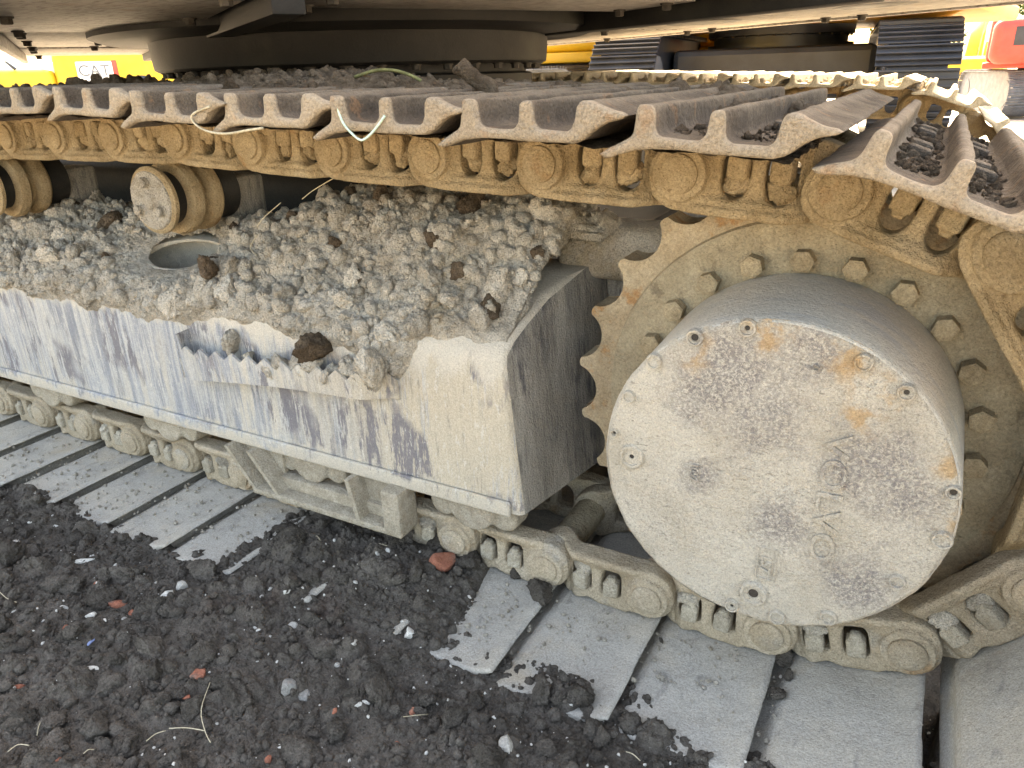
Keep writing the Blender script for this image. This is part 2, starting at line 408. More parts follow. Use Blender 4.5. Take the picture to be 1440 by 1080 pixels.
def get_co(me):
    co = np.empty(len(me.vertices)*3, np.float32); me.vertices.foreach_get('co', co); return co.reshape(-1, 3)
def set_co(me, co):
    me.vertices.foreach_set('co', np.asarray(co, np.float32).ravel()); me.update()
def get_no(me):
    no = np.empty(len(me.vertices)*3, np.float32); me.vertices.foreach_get('normal', no); return no.reshape(-1, 3)
def remesh(me, vox, it=2, fac=.5):
    o = bpy.data.objects.new('tmp', me); COL.objects.link(o)
    r = o.modifiers.new('r', 'REMESH'); r.mode = 'VOXEL'; r.voxel_size = vox; r.use_smooth_shade = True
    if it:
        s_ = o.modifiers.new('s', 'SMOOTH'); s_.iterations = it; s_.factor = fac
    dg = bpy.context.evaluated_depsgraph_get()
    out = bpy.data.meshes.new_from_object(o.evaluated_get(dg))
    bpy.data.objects.remove(o)
    out.polygons.foreach_set('use_smooth', np.ones(len(out.polygons), bool))
    return out
def roughen(me, amp, s, seed=0, o=3):
    co, no = get_co(me), get_no(me)
    set_co(me, co+no*(fbm3(co.astype(float)+9, s, o, seed)*amp)[:, None])
    return me
def join_mesh(name, parts):
    b = bmesh.new()
    for me in parts: b.from_mesh(me)
    out = bpy.data.meshes.new(name); b.to_mesh(out); b.free()
    return out
def mirror_y(me, name):
    out = me.copy(); out.name = name
    co = get_co(out); co[:, 1] *= -1; set_co(out, co)
    out.flip_normals()
    return out
def text_mesh(txt, size, depth, bev=0):
    cu = bpy.data.curves.new('t', 'FONT')
    cu.body = txt; cu.size = size; cu.extrude = depth; cu.bevel_depth = bev
    cu.align_x = 'CENTER'; cu.align_y = 'CENTER'
    o = bpy.data.objects.new('t', cu); COL.objects.link(o)
    dg = bpy.context.evaluated_depsgraph_get()
    me = bpy.data.meshes.new_from_object(o.evaluated_get(dg))
    bpy.data.objects.remove(o); bpy.data.curves.remove(cu)
    return me
def icos(sub):
    b = bmesh.new(); bmesh.ops.create_icosphere(b, subdivisions=sub, radius=1)
    v = np.array([x.co[:] for x in b.verts]); f = np.array([[x.index for x in y.verts] for y in b.faces]); b.free()
    return v, f
ICO = {k: icos(k) for k in (1, 2, 3, 4)}
def rock_v(sub, seed, amp=.35, flat=.0, sharp=False):
    v, f = ICO[sub]
    p = v+seed*3.17
    r = 1+amp*fbm3(p, 1.1, 3, seed)+amp*.45*fbm3(p, 3.1, 2, seed+5)
    q = v*r[:, None]
    if sharp:                                     # chop with random planes for a broken-stone look
        g = np.random.default_rng(seed)
        for _ in range(7):
            n = g.normal(size=3); n /= np.linalg.norm(n)
            d = g.uniform(.5, .8)
            e = q@n-d
            q = q-np.outer(np.maximum(e, 0)*.93, n)
    q = q*np.array([1, np.random.default_rng(seed).uniform(.65, 1), np.random.default_rng(seed+1).uniform(.5, .85)])
    return q, f
def clod_v(sub, seed):
    v, f = ICO[sub]
    g = np.random.default_rng(seed)
    p = v+seed*2.71
    q = v*(1+.38*fbm3(p, 1.2, 2, seed))[:, None]
    for _ in range(6):
        n = g.normal(size=3); n /= np.linalg.norm(n)
        q = q-np.outer(np.maximum(q@n-g.uniform(.55, .85), 0)*.85, n)
    if sub > 2: q = q*(1+.22*np.abs(vn3(p, 2.7, seed+3))+.17*np.abs(vn3(p, 5.9, seed+4))+.13*np.abs(vn3(p, 12, seed+6))-.18)[:, None]
    return q*np.array([1, g.uniform(.7, 1), g.uniform(.55, .85)]), f
ROCKP = {}
def rock_mesh(kind, k):
    key = (kind, k)
    if key not in ROCKP:
        if kind == 'clod': v, f = clod_v(4, 11+k)
        elif kind == 'stone': v, f = rock_v(3, 51+k, .22, sharp=True)
        else: v, f = rock_v(3, 91+k, .16, sharp=True)
        ROCKP[key] = (v, f)
    return ROCKP[key]
SHARED = {}
def shared_rock(kind, k, mt):
    key = (kind, k, mt)
    if key not in SHARED:
        v, f = rock_mesh(kind, k)
        me = mesh_np(kind, v, f, kind == 'clod' or kind == 'stone')
        if kind != 'clod': me.set_sharp_from_angle(angle=R(28))
        me.materials.append(MT[mt]); SHARED[key] = me
    return SHARED[key]
def rand_rot(g, n):
    q = g.normal(size=(n, 4)); q /= np.linalg.norm(q, axis=1)[:, None]
    a, b, c, d = q.T
    return np.stack([np.stack([1-2*(c*c+d*d), 2*(b*c-a*d), 2*(b*d+a*c)], -1), np.stack([2*(b*c+a*d), 1-2*(b*b+d*d), 2*(c*d-a*b)], -1), np.stack([2*(b*d-a*c), 2*(c*d+a*b), 1-2*(b*b+c*c)], -1)], -2)
def scatter_mesh(name, pos, size, sub, seed, amp=.4, nproto=6):
    """many little clods joined in one mesh"""
    g = np.random.default_rng(seed)
    n = len(pos); rot = rand_rot(g, n); pick = g.integers(0, nproto, n)
    V, F, off = [], [], 0
    for k in range(nproto):
        v, f = clod_v(sub, seed+k) if sub > 1 else rock_v(sub, seed+k, amp, sharp=True)
        idx = np.where(pick == k)[0]
        if not len(idx): continue
        vv = np.einsum('nij,vj->nvi', rot[idx], v)*size[idx][:, None, None]+pos[idx][:, None, :]
        ff = f[None]+(np.arange(len(idx))*len(v))[:, None, None]+off
        V.append(vv.reshape(-1, 3)); F.append(ff.reshape(-1, 3)); off += len(idx)*len(v)
    return mesh_np(name, np.concatenate(V), np.concatenate(F), sub > 2)

# ------------------------------------------------------------------ ground
ED = np.array([(-4, .872), (-2.09, .872), (-1.88, .884), (-1.69, .872), (-1.44, .883), (-1.30, .888), (-1.262, .90), (-1.235, 1.12), (-1.15, 1.19), (-.90, 1.19), (-.70, 1.13), (-.665, 1.08),
               (-.70, 1.0), (-.735, .92)][:11]+[(-.68, 1.05), (-.655, .93), (-.60, .922), (-.533, .923), (-.44, .937), (-.326, .957), (-.17, .934), (-.085, .901), (-.03, .88), (.13, .84), (.165, 1.16), (.25, 1.16), (.30, .84), (.5, .7), (3, .6)])
def ground_h(x, y):
    ed = np.interp(x, ED[:, 0], ED[:, 1])+.016*fbm2(x, y, 22, 3, 3)
    k = sstep(-.048, .010, ed-y)
    k2 = sstep(0, .30, ed-y)
    cov = sstep(-1.27, -1.15, x)*sstep(-.66, -.76, x)
    top = .004+.018*k2+cov*.022*sstep(.85, 1.1, y)
    n = .020*fbm2(x, y, 5.5, 3, 1)+.012*fbm2(x, y, 17, 3, 2)+.005*np.abs(fbm2(x, y, 60, 3, 4))
    lp = lumps(x, y, .10, .012, .042, .5, 40)*.75
    lp = np.maximum(lp, lumps(x, y, .045, .006, .021, .7, 50)*.85)
    lp = np.maximum(lp, lumps(x, y, .020, .003, .0105, .8, 60)*.9)
    lp = lp*(.75+.5*(fbm2(x, y, 90, 2, 8)+.5))
    near = sstep(1.6, 1.3, y)*sstep(-.9, -.3, y)*sstep(-3.6, -2.9, x)*sstep(2.2, 1.4, x)
    h = -.075+k*(top+.075)+near*k*(n+lp-.012)+near*(1-k)*n*.5
    far = .05*fbm2(x, y, .25, 3, 12)*sstep(1.2, 4, np.hypot(x, y-1))
    return h+far*.4-.3*sstep(13, 22, y)-.7*sstep(26, 36, y)
def axis(lo, hi, step, far, grow=1.25):
    d = list(np.arange(lo, hi, step))
    a, s_ = [], step
    x = lo
    while x > -far:
        s_ = min(s_*grow, far*.4); x -= s_; a.append(x)
    b, s_ = [], step
    x = d[-1]
    while x < far:
        s_ = min(s_*grow, far*.4); x += s_; b.append(x)
    return np.array(a[::-1]+d+b)
def grid_mesh(name, xs, ys, hf):
    X, Y = np.meshgrid(xs, ys, indexing='ij')
    Z = hf(X, Y)
    v = np.stack([X, Y, Z], -1).reshape(-1, 3)
    nx, ny = len(xs), len(ys)
    i = (np.arange(nx-1)[:, None]*ny+np.arange(ny-1)[None]).ravel()
    return mesh_np(name, v, np.stack([i, i+ny, i+ny+1, i+1], 1), True)
gx, gy = axis(-2.35, .32, .0034, 600), axis(.30, 1.22, .0034, 600)
gm = grid_mesh('ground', gx, gy, ground_h)
gm.materials.append(MT['soil']); gm.materials.append(MT['gravel'])
pc = np.empty(len(gm.polygons)*3, np.float32); gm.polygons.foreach_get('center', pc); pc = pc.reshape(-1, 3)
gm.polygons.foreach_set('material_index', ((pc[:, 1] > 4.6) | (pc[:, 0] > 1.6) | (pc[:, 0] < -4.8) | (pc[:, 1] < -.8)).astype(np.int32))  # pale gravel brought in close, unseen sides included, to bounce more light
link('ground', gm, kind='structure')

# ------------------------------------------------------------------ the excavator: chain path
P = .215
YC, HW = 1.262, .415
SX, SZ = -.137, .434
top = [(-2.25, .868), (-2.040, .872), (-1.841, .875), (-1.628, .876), (-1.416, .876), (-1.203, .867), (-.988, .859), (-.772, .853), (-.553, .846), (-.325, .838), (-.103, .823)]
bot = [(.092, .110), (-.121, .062), (-.340, .060)]+[(-.340-P*k, .060) for k in range(1, 17)]
# wrap round the sprocket
wrap = [(SX+.3985*math.cos(R(t)), SZ+.3985*math.sin(R(t))) for t in (52.5, 14.5, -23.4)]
# left end: on to the front idler
lt = [(top[0][0]-P*k, .868-.004*k) for k in range(7, 0, -1)]
E2 = Vector(bot[-1]); A2 = Vector(lt[0])
def arc_left(A, B, n):
    c = (A+B)/2; r = (A-B).length/2
    a0 = math.atan2(A.y-c.y, A.x-c.x); a1 = math.atan2(B.y-c.y, B.x-c.x)
    if a0 < a1: a0 += 2*math.pi
    return [(c.x+r*math.cos(a0+(a1-a0)*k/n), c.y+r*math.sin(a0+(a1-a0)*k/n)) for k in range(1, n)], c, r
lw, IC, IR = arc_left(E2, A2, 6)
PATH = lt+top+wrap+bot+lw
NP_ = len(PATH)
N_TOP = len(lt)+len(top)                 # pins up to here are on the top strand

# link casting ------------------------------------------------
def link_mesh():
    out = [(-.049, 0), (-.047, -.018), (-.041, -.036), (-.028, -.048), (-.010, -.0545), (.02, -.056), (.10, -.056), (.196, -.056), (.214, -.054), (.236, -.042), (.254, -.020), (.26, .006),
           (.252, .032), (.235, .046), (.208, .054), (.19, .0605), (.150, .0605), (.125, .052), (.10, .0605), (.048, .0605), (.034, .05), (.018, .046), (0, .048), (-.02, .044), (-.036, .033), (-.046, .018)]
    def win(u0, u1, b0, t0):
        c = (u0+u1)/2; r = (u1-u0)/2
        return [(u0, t0)]+[(c-r*math.cos(t), b0+r-r*math.sin(t)*1.25) for t in np.linspace(0, math.pi, 9)]+[(u1, t0)]
    me = curve_mesh('track_link', [out, win(.058, .099, -.026, .030), win(.120, .164, -.028, .030)], .021, .003)
    b = bmesh.new(); b.from_mesh(me)
    bmesh.ops.triangulate(b, faces=b.faces); b.to_mesh(me); b.free()
    me = remesh(me, .0032, 1, .4)
    co = get_co(me).astype(float)
    co[:, 1] += .021
    u = co[:, 0]
    co[:, 1] += .037*sstep(.150, .198, u)                       # inner end tucks behind the next boss
    vv = co[:, 2]
    body = sstep(.02, .06, u)*sstep(.21, .17, u)
    co[:, 1] += np.where(co[:, 1] < .02, body*.009*sstep(-.034, -.026, vv), 0)   # body recessed between rail and bosses
    # rail head flares outwards a little
    co[:, 1] -= np.where(co[:, 1] < .03, .007*sstep(-.040, -.044, vv)*sstep(.0, .03, u)*sstep(.20, .19, u), 0)
    set_co(me, co)
    pc_ = MB(); pc_.cyl((0, -.009, 0), (0, .03, 0), .0405, .0455, 36); boss = pc_.mesh('boss')
    me = join_mesh('track_link', [me, boss])
    me = remesh(me, .0030, 1, .5)
    return roughen(me, .0014, 45, 3, 3)
LINKN = link_mesh()
LINKF = mirror_y(LINKN, 'track_link_far')
LINKN_L = LINKN.copy(); LINKF_L = LINKF.copy()
LINKN.materials.append(MT['link']); LINKF.materials.append(MT['link'])
LINKN_L.materials.append(MT['link_low']); LINKF_L.materials.append(MT['link_low'])
# pin with a slightly domed end
PIN = MB().lathe([(0, -.014), (.024, -.0135), (.0285, -.011), (.0295, -.006), (.0295, .02), (.030, .30), (.0295, .314), (0, .318)], 28, Matrix.Rotation(R(-90), 4, 'X')).mesh('pin', auto=40)
PIN_T, PIN_L = PIN, PIN.copy()
PIN_T.materials.append(MT['link']); PIN_L.materials.append(MT['link_low'])
BUSH = MB().cyl((0, .07, 0), (0, .24, 0), .034, None, 24).mesh('bushing', auto=40)
BUSH.materials.append(MT['ring'])
def nut_mesh():
    b = MB(); b.box(-.0155, .0155, -.015, .015, -.017, .017, .005, 3)
    b.box(-.009, .009, -.009, .009, -.026, -.012, .004, 2)
    return roughen(remesh(b.mesh('nut'), .0022, 2), .0008, 90, 4)
NUT = nut_mesh(); NUT_T = NUT.copy()
NUT.materials.append(MT['nut']); NUT_T.materials.append(MT['link'])
PLUGS = []
for k in range(4):
    v, f = clod_v(4, 300+k)
    v = v*np.array([.027, .022, .036])
    me = mesh_np('mud_plug', v, f, True); me.materials.append(MT['mud_o']); PLUGS.append(me)
PLUGS_T = []
for me in PLUGS:
    c_ = me.copy(); c_.materials.clear(); c_.materials.append(MT['link']); PLUGS_T.append(c_)

# track shoe --------------------------------------------------
def shoe_mesh(seed):
    pr = [(0, 0), (.010, .007), (.024, .0145), (.036, .0215), (.0395, .030), (.041, .052), (.044, .0565), (.055, .0565), (.058, .052), (.061, .030), (.066, .0245), (.115, .0235), (.1205, .029),
          (.1225, .053), (.126, .0575), (.136, .0575), (.139, .053), (.141, .029), (.147, .024), (.188, .0235), (.195, .029), (.199, .050), (.2025, .0585), (.215, .0595), (.223, .055), (.238, .050), (.258, .047), (.2605, .0435),
          (.256, .0405), (.236, .036), (.222, .028), (.210, .017), (.196, .0115), (.06, .0105), (.04, .008), (.022, .0015), (.008, -.0035), (.001, -.004)]
    me = curve_mesh('track_shoe', [pr], HW, .0012)
    b = bmesh.new(); b.from_mesh(me); bmesh.ops.triangulate(b, faces=b.faces); b.to_mesh(me); b.free()
    me = remesh(me, .0040, 1, .4)
    co = get_co(me).astype(float)
    e = np.maximum(sstep(-HW+.05, -HW, co[:, 1]), sstep(HW-.05, HW, co[:, 1]))
    co[:, 1] += e*.006*fbm3(co, 14, 2, seed)                      # worn, uneven ends
    set_co(me, co)
    return roughen(me, .0020, 22, seed, 3)
SHOES = [shoe_mesh(k) for k in (21, 22)]
SHOES_L = [s_.copy() for s_ in SHOES]
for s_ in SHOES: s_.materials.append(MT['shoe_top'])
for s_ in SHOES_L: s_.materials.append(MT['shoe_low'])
SHOE_F = SHOES[0].copy(); SHOE_F.materials.clear()
MT['shoe_far'] = mat('pale_caked_shoe', [(.3, (.38, .33, .25)), (.7, (.52, .46, .36))], 15, .95, coord='obj', bumps=((60, .008), (240, .002)))
SHOE_F.materials.append(MT['shoe_far'])
HEX = {}
def hexbolt(key, r, h, mt, washer=True):
    b = MB()
    if washer: b.cyl((0, 0, 0), (0, -.004, 0), r*1.3, r*1.25, 24)
    b.cyl((0, -.003 if washer else 0, 0), (0, -h, 0), r, r*.97, 6)
    b.cyl((0, -h, 0), (0, -h-.0015, 0), r*.95, r*.75, 6)
    me = b.mesh('bolt'); me.materials.append(MT[mt]); HEX[key] = me
hexbolt('spr', .0190, .024, 'boltd', False); hexbolt('dark', .014, .016, 'bolt_dark'); hexbolt('small', .011, .01, 'bolt_dark')
SB = MB().box(-.014, .014, -.014, .014, 0, .013, .004, 2).mesh('bolt'); SB.materials.append(MT['shoe_top'])

ex = thing('excavator', 'mud-caked tracked excavator with round final drive cover, its house swung overhead', 'excavator', (SX, YC, 0))
EXO = Vector((SX, YC, 0))
def sub(name, me, mt, parent, loc, rot=None, **k):       # world location under the excavator root
    o = link(name, me, mt, parent, Vector(loc)-EXO, rot, **k); return o
def wpart(mb, name, mt, parent=None, auto=35, **k):       # mesh built in world coords, parented to the root
    me = mb.mesh(name, auto=auto)
    me.transform(Matrix.Translation(-EXO))
    return link(name, me, mt, parent or ex, **k)
WRAP_SOIL = []
def tilt(a, b): return -math.atan2(b[1]-a[1], b[0]-a[0])
for i in range(NP_):
    a, b = PATH[i], PATH[(i+1) % NP_]
    th = tilt(a, b)
    topst = i < N_TOP+2
    k_ = math.hypot(b[0]-a[0], b[1]-a[1])/P
    jx = random.uniform(-.003, .003); jr = random.uniform(-.012, .012)
    ln = sub('track_link', LINKN if topst else LINKN_L, None, ex, (a[0], YC-.152, a[1]), (0, th, 0))
    lf = sub('track_link', LINKF if topst else LINKF_L, None, ex, (a[0], YC+.152, a[1]), (0, th, 0))
    link('pin', PIN_T if topst else PIN_L, None, ln, (0, -.002, 0))
    link('bushing', BUSH, None, ln, (0, 0, 0))
    vis = a[0] > -2.6
    if not .93 < k_ < 1.07: ln.scale = lf.scale = (k_, 1, 1)
    for u in (.081, .143):
        link('nut', NUT_T if topst else NUT, None, ln, (u+random.uniform(-.002, .002), .018, .016), (0, random.uniform(-.06, .06), random.uniform(-.4, .4)))
        if vis:
            full = (topst and a[0] < -.2 and random.random() < .85) or (not topst and random.random() < .35)
            if full:
                k = random.randrange(4)
                link('mud_plug', (PLUGS_T if topst else PLUGS)[k], None, ln, (u, .026, -.008+random.uniform(-.004, .004)), (random.uniform(-.3, .3), random.uniform(-.3, .3), random.uniform(0, 6)))
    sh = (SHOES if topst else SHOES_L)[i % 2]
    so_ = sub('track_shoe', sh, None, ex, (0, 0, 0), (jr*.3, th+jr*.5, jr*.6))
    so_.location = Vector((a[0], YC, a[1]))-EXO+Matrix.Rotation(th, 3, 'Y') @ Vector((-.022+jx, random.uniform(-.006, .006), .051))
    if i in range(N_TOP-2, N_TOP+2):
        M4 = Matrix.Translation(so_.location+EXO) @ Matrix.Rotation(th, 4, 'Y')
        for _ in range(700):
            wv = -.36+.74*random.random()
            u = random.choice((random.uniform(.068, .115), random.uniform(.147, .19)))
            WRAP_SOIL.append((M4 @ Vector((u, wv, .022+.006*random.random())))[:]+(.002+.010*random.random()**4,))
    if topst and a[0] > -1.0:
        for wv in (-.185, -.105, .105, .185):
            for u in (.088, .166):
                link('bolt', SB, None, so_, (u, wv, .022), (0, 0, random.uniform(-.4, .4)))

# far track: same shoes and links, on the other side of the machine
YF = 3.62
for i in range(len(lt)+1, N_TOP+3):
    a, b = PATH[i], PATH[(i+1) % NP_]
    th = tilt(a, b)
    sub('track_link', LINKN, None, ex, (a[0], YF-.152, a[1]), (0, th, 0))
    so_ = sub('track_shoe', SHOE_F, None, ex, (0, 0, 0), (0, th, 0))
    so_.location = Vector((a[0], YF, a[1]))-EXO+Matrix.Rotation(th, 3, 'Y') @ Vector((-.022, 0, .051))

# ------------------------------------------------------------------ sprocket, final drive
def ring_pts(c, r, n=96): return [(c[0]+r*math.cos(t), c[1]+r*math.sin(t)) for t in np.linspace(0, 2*math.pi, n, endpoint=False)]
NT = 23
tl = []
for k in range(NT):
    g = R(159.5)-R(360/NT)*(k+.5)+R(360/NT)          # gap centre angle
    ce = (.412*math.cos(g), .412*math.sin(g))
    tip_r = .3975
    for t in np.linspace(-1, 1, 11):
        a_ = g+math.pi+t*R(70)
        tl.append((ce[0]+.0500*math.cos(a_), ce[1]+.0500*math.sin(a_)))
    tm = g-R(360/NT)/2
    tl.append((tip_r*math.cos(tm+R(1.1)), tip_r*math.sin(tm+R(1.1))))
    tl.append((tip_r*math.cos(tm-R(1.1)), tip_r*math.sin(tm-R(1.1))))
sp = curve_mesh('sprocket', [tl, ring_pts((0, 0), .20)], .036, .0012, 1)
sp.polygons.foreach_set('use_smooth', np.ones(len(sp.polygons), bool)); sp.set_sharp_from_angle(angle=R(40))
SPR = sub('sprocket', sp, 'sprocket', ex, (SX, 1.263, SZ))
rg = MB().lathe([(.225, .0), (.225, .012), (.320, .012), (.329, .009), (.332, .0)], 96, Matrix.Translation((0, -.036, 0)) @ ROTX).mesh('bolt_ring', auto=40)
link('bolt_ring', rg, 'ring', SPR)
for k in range(22):
    a_ = R(93-360/22*k)
    link('bolt', HEX['spr'], None, SPR, (.268*math.cos(a_), -.047, .268*math.sin(a_)), (0, random.uniform(0, 6), 0))
fd = MB().lathe([(.247, 0), (.246, .06), (.2435, .16), (.242, .222), (.2405, .2355), (.238, .2385)], 128, Matrix.Translation((0, 0, 0)) @ ROTX).mesh('final_drive', auto=50)
FDR = sub('final_drive', fd, 'drum', ex, (SX, 1.2095, SZ), label='scuffed grey round housing of the final drive')
# crusted front face: dense disc, uneven mud skin and ragged rim
nr, na = 60, 220
rr = np.concatenate([np.linspace(0, 1, nr)**.8])
aa = np.linspace(0, 2*math.pi, na, endpoint=False)
RR, AA = np.meshgrid(rr, aa, indexing='ij')
fx, fz = RR*np.cos(AA)*.2415, RR*np.sin(AA)*.2415
rim = 1+.006*fbm2(fx, fz, 60, 3, 5)*sstep(.9, 1, RR)
fx, fz = fx*rim, fz*rim
fy = -.2385-.0025-.0022*fbm2(fx, fz, 16, 4, 6)-.0012*fbm2(fx, fz, 90, 3, 7)+.007*sstep(.975, 1.0, RR)
v = np.stack([fx, fy, fz], -1).reshape(-1, 3)
ff = []
idx = lambda i, j: i*na+(j % na)
I, J = np.meshgrid(np.arange(nr-1), np.arange(na), indexing='ij')
q_ = np.stack([I*na+J, I*na+(J+1) % na, (I+1)*na+(J+1) % na, (I+1)*na+J], -1).reshape(-1, 4)
cm = mesh_np('cover_face', v, q_, True)
cf = link('cover_face', cm, 'cover', FDR, label='flat round cover crusted with pale dried mud')
def on_face(wx, wz): return (wx-SX, -.2415, wz-SZ)
def plug(wx, wz, r, hole=0, h=.006):
    prof = [(r*1.02, -.003), (r, h*.6), (r*.9, h), (r*.72, h), (r*.68, h*.4)]
    prof += [(hole, h*.45), (hole*.92, .0008), (0, .0008)] if hole else [(r*.3, h*.5), (0, h*.3)]
    me = MB().lathe(prof, 24, ROTX).mesh('plug', auto=40)
    po_ = link('plug', me, 'cover', FDR, on_face(wx, wz))
    if hole: link('socket_shade', MB().lathe([(0, .0014), (hole*.86, .0014), (hole*.86, .0)], 12, Matrix.Translation(on_face(wx, wz)) @ ROTX).mesh('socket_shade'), 'bolt_dark', FDR)  # dark steel disc, stands in for the shade down the hole
for wx, wz, r, hole in [(-.249, .638, .0125, .006), (-.18, .661, .0125, .004), (.018, .604, .0115, .004), (.09, .48, .010, .005), (.09, .409, .013, 0), (-.133, .245, .021, .0085),
                        (-.333, .433, .020, .004), (-.362, .468, .006, .003), (-.162, .212, .011, .003), (-.305, .594, .012, 0), (-.341, .532, .010, 0), (-.095, .215, .012, 0), (-.026, .240, .012, 0),
                        (-.035, .635, .012, 0), (-.089, .62, .004, 0), (.05, .33, .011, 0)]:
    plug(wx, wz, r, hole)
# raised lettering, turned a quarter turn and half buried in the mud skin
def raised(txt, wx, wz, size, ang, sx=1):
    me = text_mesh(txt, size, .0016, .0006)
    me.transform(ROTX @ Matrix.Rotation(R(-90+ang), 4, 'Z') @ Matrix.Scale(sx, 4, (1, 0, 0)))
    link('raised_lettering', me, 'cover', FDR, Vector(on_face(wx, wz))+Vector((0, -.0010, 0)))
raised('VOLVO', -.051, .43, .046, 0, 1.32)
raised('157', -.121, .303, .021, 0)
raised('1092', -.236, .429, .016, 0)
b = MB()
for (x0, x1, z0, z1) in [(-.134, -.132, .277, .33), (-.108, -.106, .277, .33), (-.134, -.106, .330, .332), (-.134, -.106, .275, .277)]:
    b.box(x0-SX, x1-SX, -.2440, -.240, z0-SZ, z1-SZ)
link('raised_border', b.mesh('raised_border'), 'cover', FDR)

# ------------------------------------------------------------------ track frame
CS = [(1.080, .186), (1.080, .30), (1.080, .42), (1.080, .49), (1.086, .515), (1.112, .537), (1.157, .56), (1.228, .591), (1.301, .609), (1.40, .618), (1.43, .60), (1.43, .186)]
def xend(y, z): return -.589+(y-1.08)*.18-(z-.184)*.1
b = bmesh.new()
rows = []
for xs_ in [-4.1]+list(np.linspace(-3.9, -.9, 14))+[None]:
    rows.append([b.verts.new((xend(y, z) if xs_ is None else xs_, y, z)) for y, z in CS])
for A_, B_ in zip(rows, rows[1:]):
    for k in range(len(CS)):
        b.faces.new((A_[k], A_[(k+1) % len(CS)], B_[(k+1) % len(CS)], B_[k]))
b.faces.new(rows[0]); ef = b.faces.new(rows[-1])
bmesh.ops.recalc_face_normals(b, faces=b.faces)
es = [e for e in ef.edges if all(v_.co.y < 1.31 for v_ in e.verts) and not all(v_.co.z < .2 for v_ in e.verts)]
r_ = bmesh.ops.bevel(b, geom=es, offset=.016, segments=4, profile=.6, affect='EDGES')
me = bpy.data.meshes.new('track_frame'); b.to_mesh(me); b.free()
me.transform(Matrix.Translation(-EXO))
me.materials.append(MT['frame']); me.materials.append(MT['frame_end'])
me.polygons.foreach_set('use_smooth', np.ones(len(me.polygons), bool)); me.set_sharp_from_angle(angle=R(50))
for p_ in me.polygons:
    if p_.normal.x > .93: p_.material_index = 1  # end face gets a darker coat, its shadow put into the colour
cut = link('cut', MB().lathe([(0, -.20), (1.5, -.20), (1.5, -.018), (1, -.012), (1, .10), (0, .10)], 40).mesh('cut'), None, None, Vector((-1.625, 1.228, .588))-EXO, (R(21), 0, 0)); cut.scale = (.125, .070, 1)
fo = link('tmpf', me); bm_ = fo.modifiers.new('b', 'BOOLEAN'); bm_.operation = 'DIFFERENCE'; bm_.object = cut; bm_.solver = 'EXACT'
dg_ = bpy.context.evaluated_depsgraph_get()
me = bpy.data.meshes.new_from_object(fo.evaluated_get(dg_)); bpy.data.objects.remove(fo); bpy.data.objects.remove(cut)
FRM = link('track_frame', me, None, ex, label='long box frame in streaked grey paint under dried mud')
b = MB()
b.box(-4.1, -.612, 1.070, 1.0795, .181, .214, .005, 3)
wpart(b, 'bottom_lip', 'frame', FRM).parent = FRM
# serrated step
b = bmesh.new()
xs_ = np.linspace(-1.462, -.86, 97)
lo, hi = [], []
for k, x in enumerate(xs_):
    t = (x+1.462)/.602
    zb = .338+.048*t+.010*math.sin(t*3)
    tooth = abs(((k % 8)/8)-.5)*2
    zt = .425+.022*t-.018*tooth
    if k < 2: zt = .452
    yy = 1.038+.034*sstep(.86, 1.0, np.array(t))
    lo.append((x, float(yy)+.004, zb)); hi.append((x, float(yy), zt))
th_ = .006
L0 = [b.verts.new(p) for p in lo]; H0 = [b.verts.new(p) for p in hi]
L1 = [b.verts.new((p[0], p[1]+th_, p[2])) for p in lo]; H1 = [b.verts.new((p[0], p[1]+th_, p[2])) for p in hi]
LB = [b.verts.new((p[0], 1.0795, p[2]+.004)) for p in lo]; LB2 = [b.verts.new((p[0], 1.0795, p[2]-.003)) for p in lo]; 
for k in range(len(lo)-1):
    b.faces.new((L0[k], L0[k+1], H0[k+1], H0[k])); b.faces.new((L1[k+1], L1[k], H1[k], H1[k+1])); b.faces.new((H0[k], H0[k+1], H1[k+1], H1[k]))
    b.faces.new((L1[k], L1[k+1], LB[k+1], LB[k])); b.faces.new((L0[k+1], L0[k], LB2[k], LB2[k+1]))
b.faces.new((L0[0], H0[0], H1[0], L1[0])); b.faces.new((L0[-1], L1[-1], H1[-1], H0[-1]))
c0 = [b.verts.new((-1.462, 1.038, .345)), b.verts.new((-1.462, 1.0795, .345)), b.verts.new((-1.462, 1.0795, .455)), b.verts.new((-1.462, 1.038, .452))]
b.faces.new(c0)
bmesh.ops.recalc_face_normals(b, faces=b.faces)
me = bpy.data.meshes.new('step_plate'); b.to_mesh(me); b.free(); me.transform(Matrix.Translation(-EXO))
link('step_plate', me, 'frame', FRM, label='serrated grey step plate half filled with mud')
# motor bracket behind the sprocket
b = MB()
b.box(-.62, .12, 1.44, 1.62, .16, .64, .03, 3)
b.cyl((SX, 1.30, SZ), (SX, 1.6, SZ), .20, .26, 48)
wpart(b, 'motor_bracket', 'frame_end')
wpart(MB().box(-.78, .30, 1.64, 1.68, .0, .66, .008), 'light_block_plate', 'under_dark')  # plate added to block sunlit ground showing through gaps behind the sprocket
wpart(MB().box(-.66, -.36, 1.37, 1.50, .585, .70, .035, 4), 'bracket_arm', 'mud')
# far track frame and cross body
b = MB()
b.box(-4.0, -.55, 3.42, 3.78, .19, .62, .05, 3)
wpart(b, 'track_frame', 'frame_end')
b = MB()
b.box(-3.0, -.95, 1.60, 3.25, .40, .76, .06, 3)
b.lathe([(0, .70), (.78, .70), (.72, .90), (.66, .925), (0, .925)], 64, Matrix.Translation((-1.98, 2.42, 0)))
for sx_ in (-2.75, -1.2):
    b.box(sx_-.22, sx_+.22, 1.40, 1.75, .36, .66, .05, 3)
    b.box(sx_-.22, sx_+.22, 3.1, 3.5, .36, .66, .05, 3)
wpart(b, 'cross_body', 'under_dark')
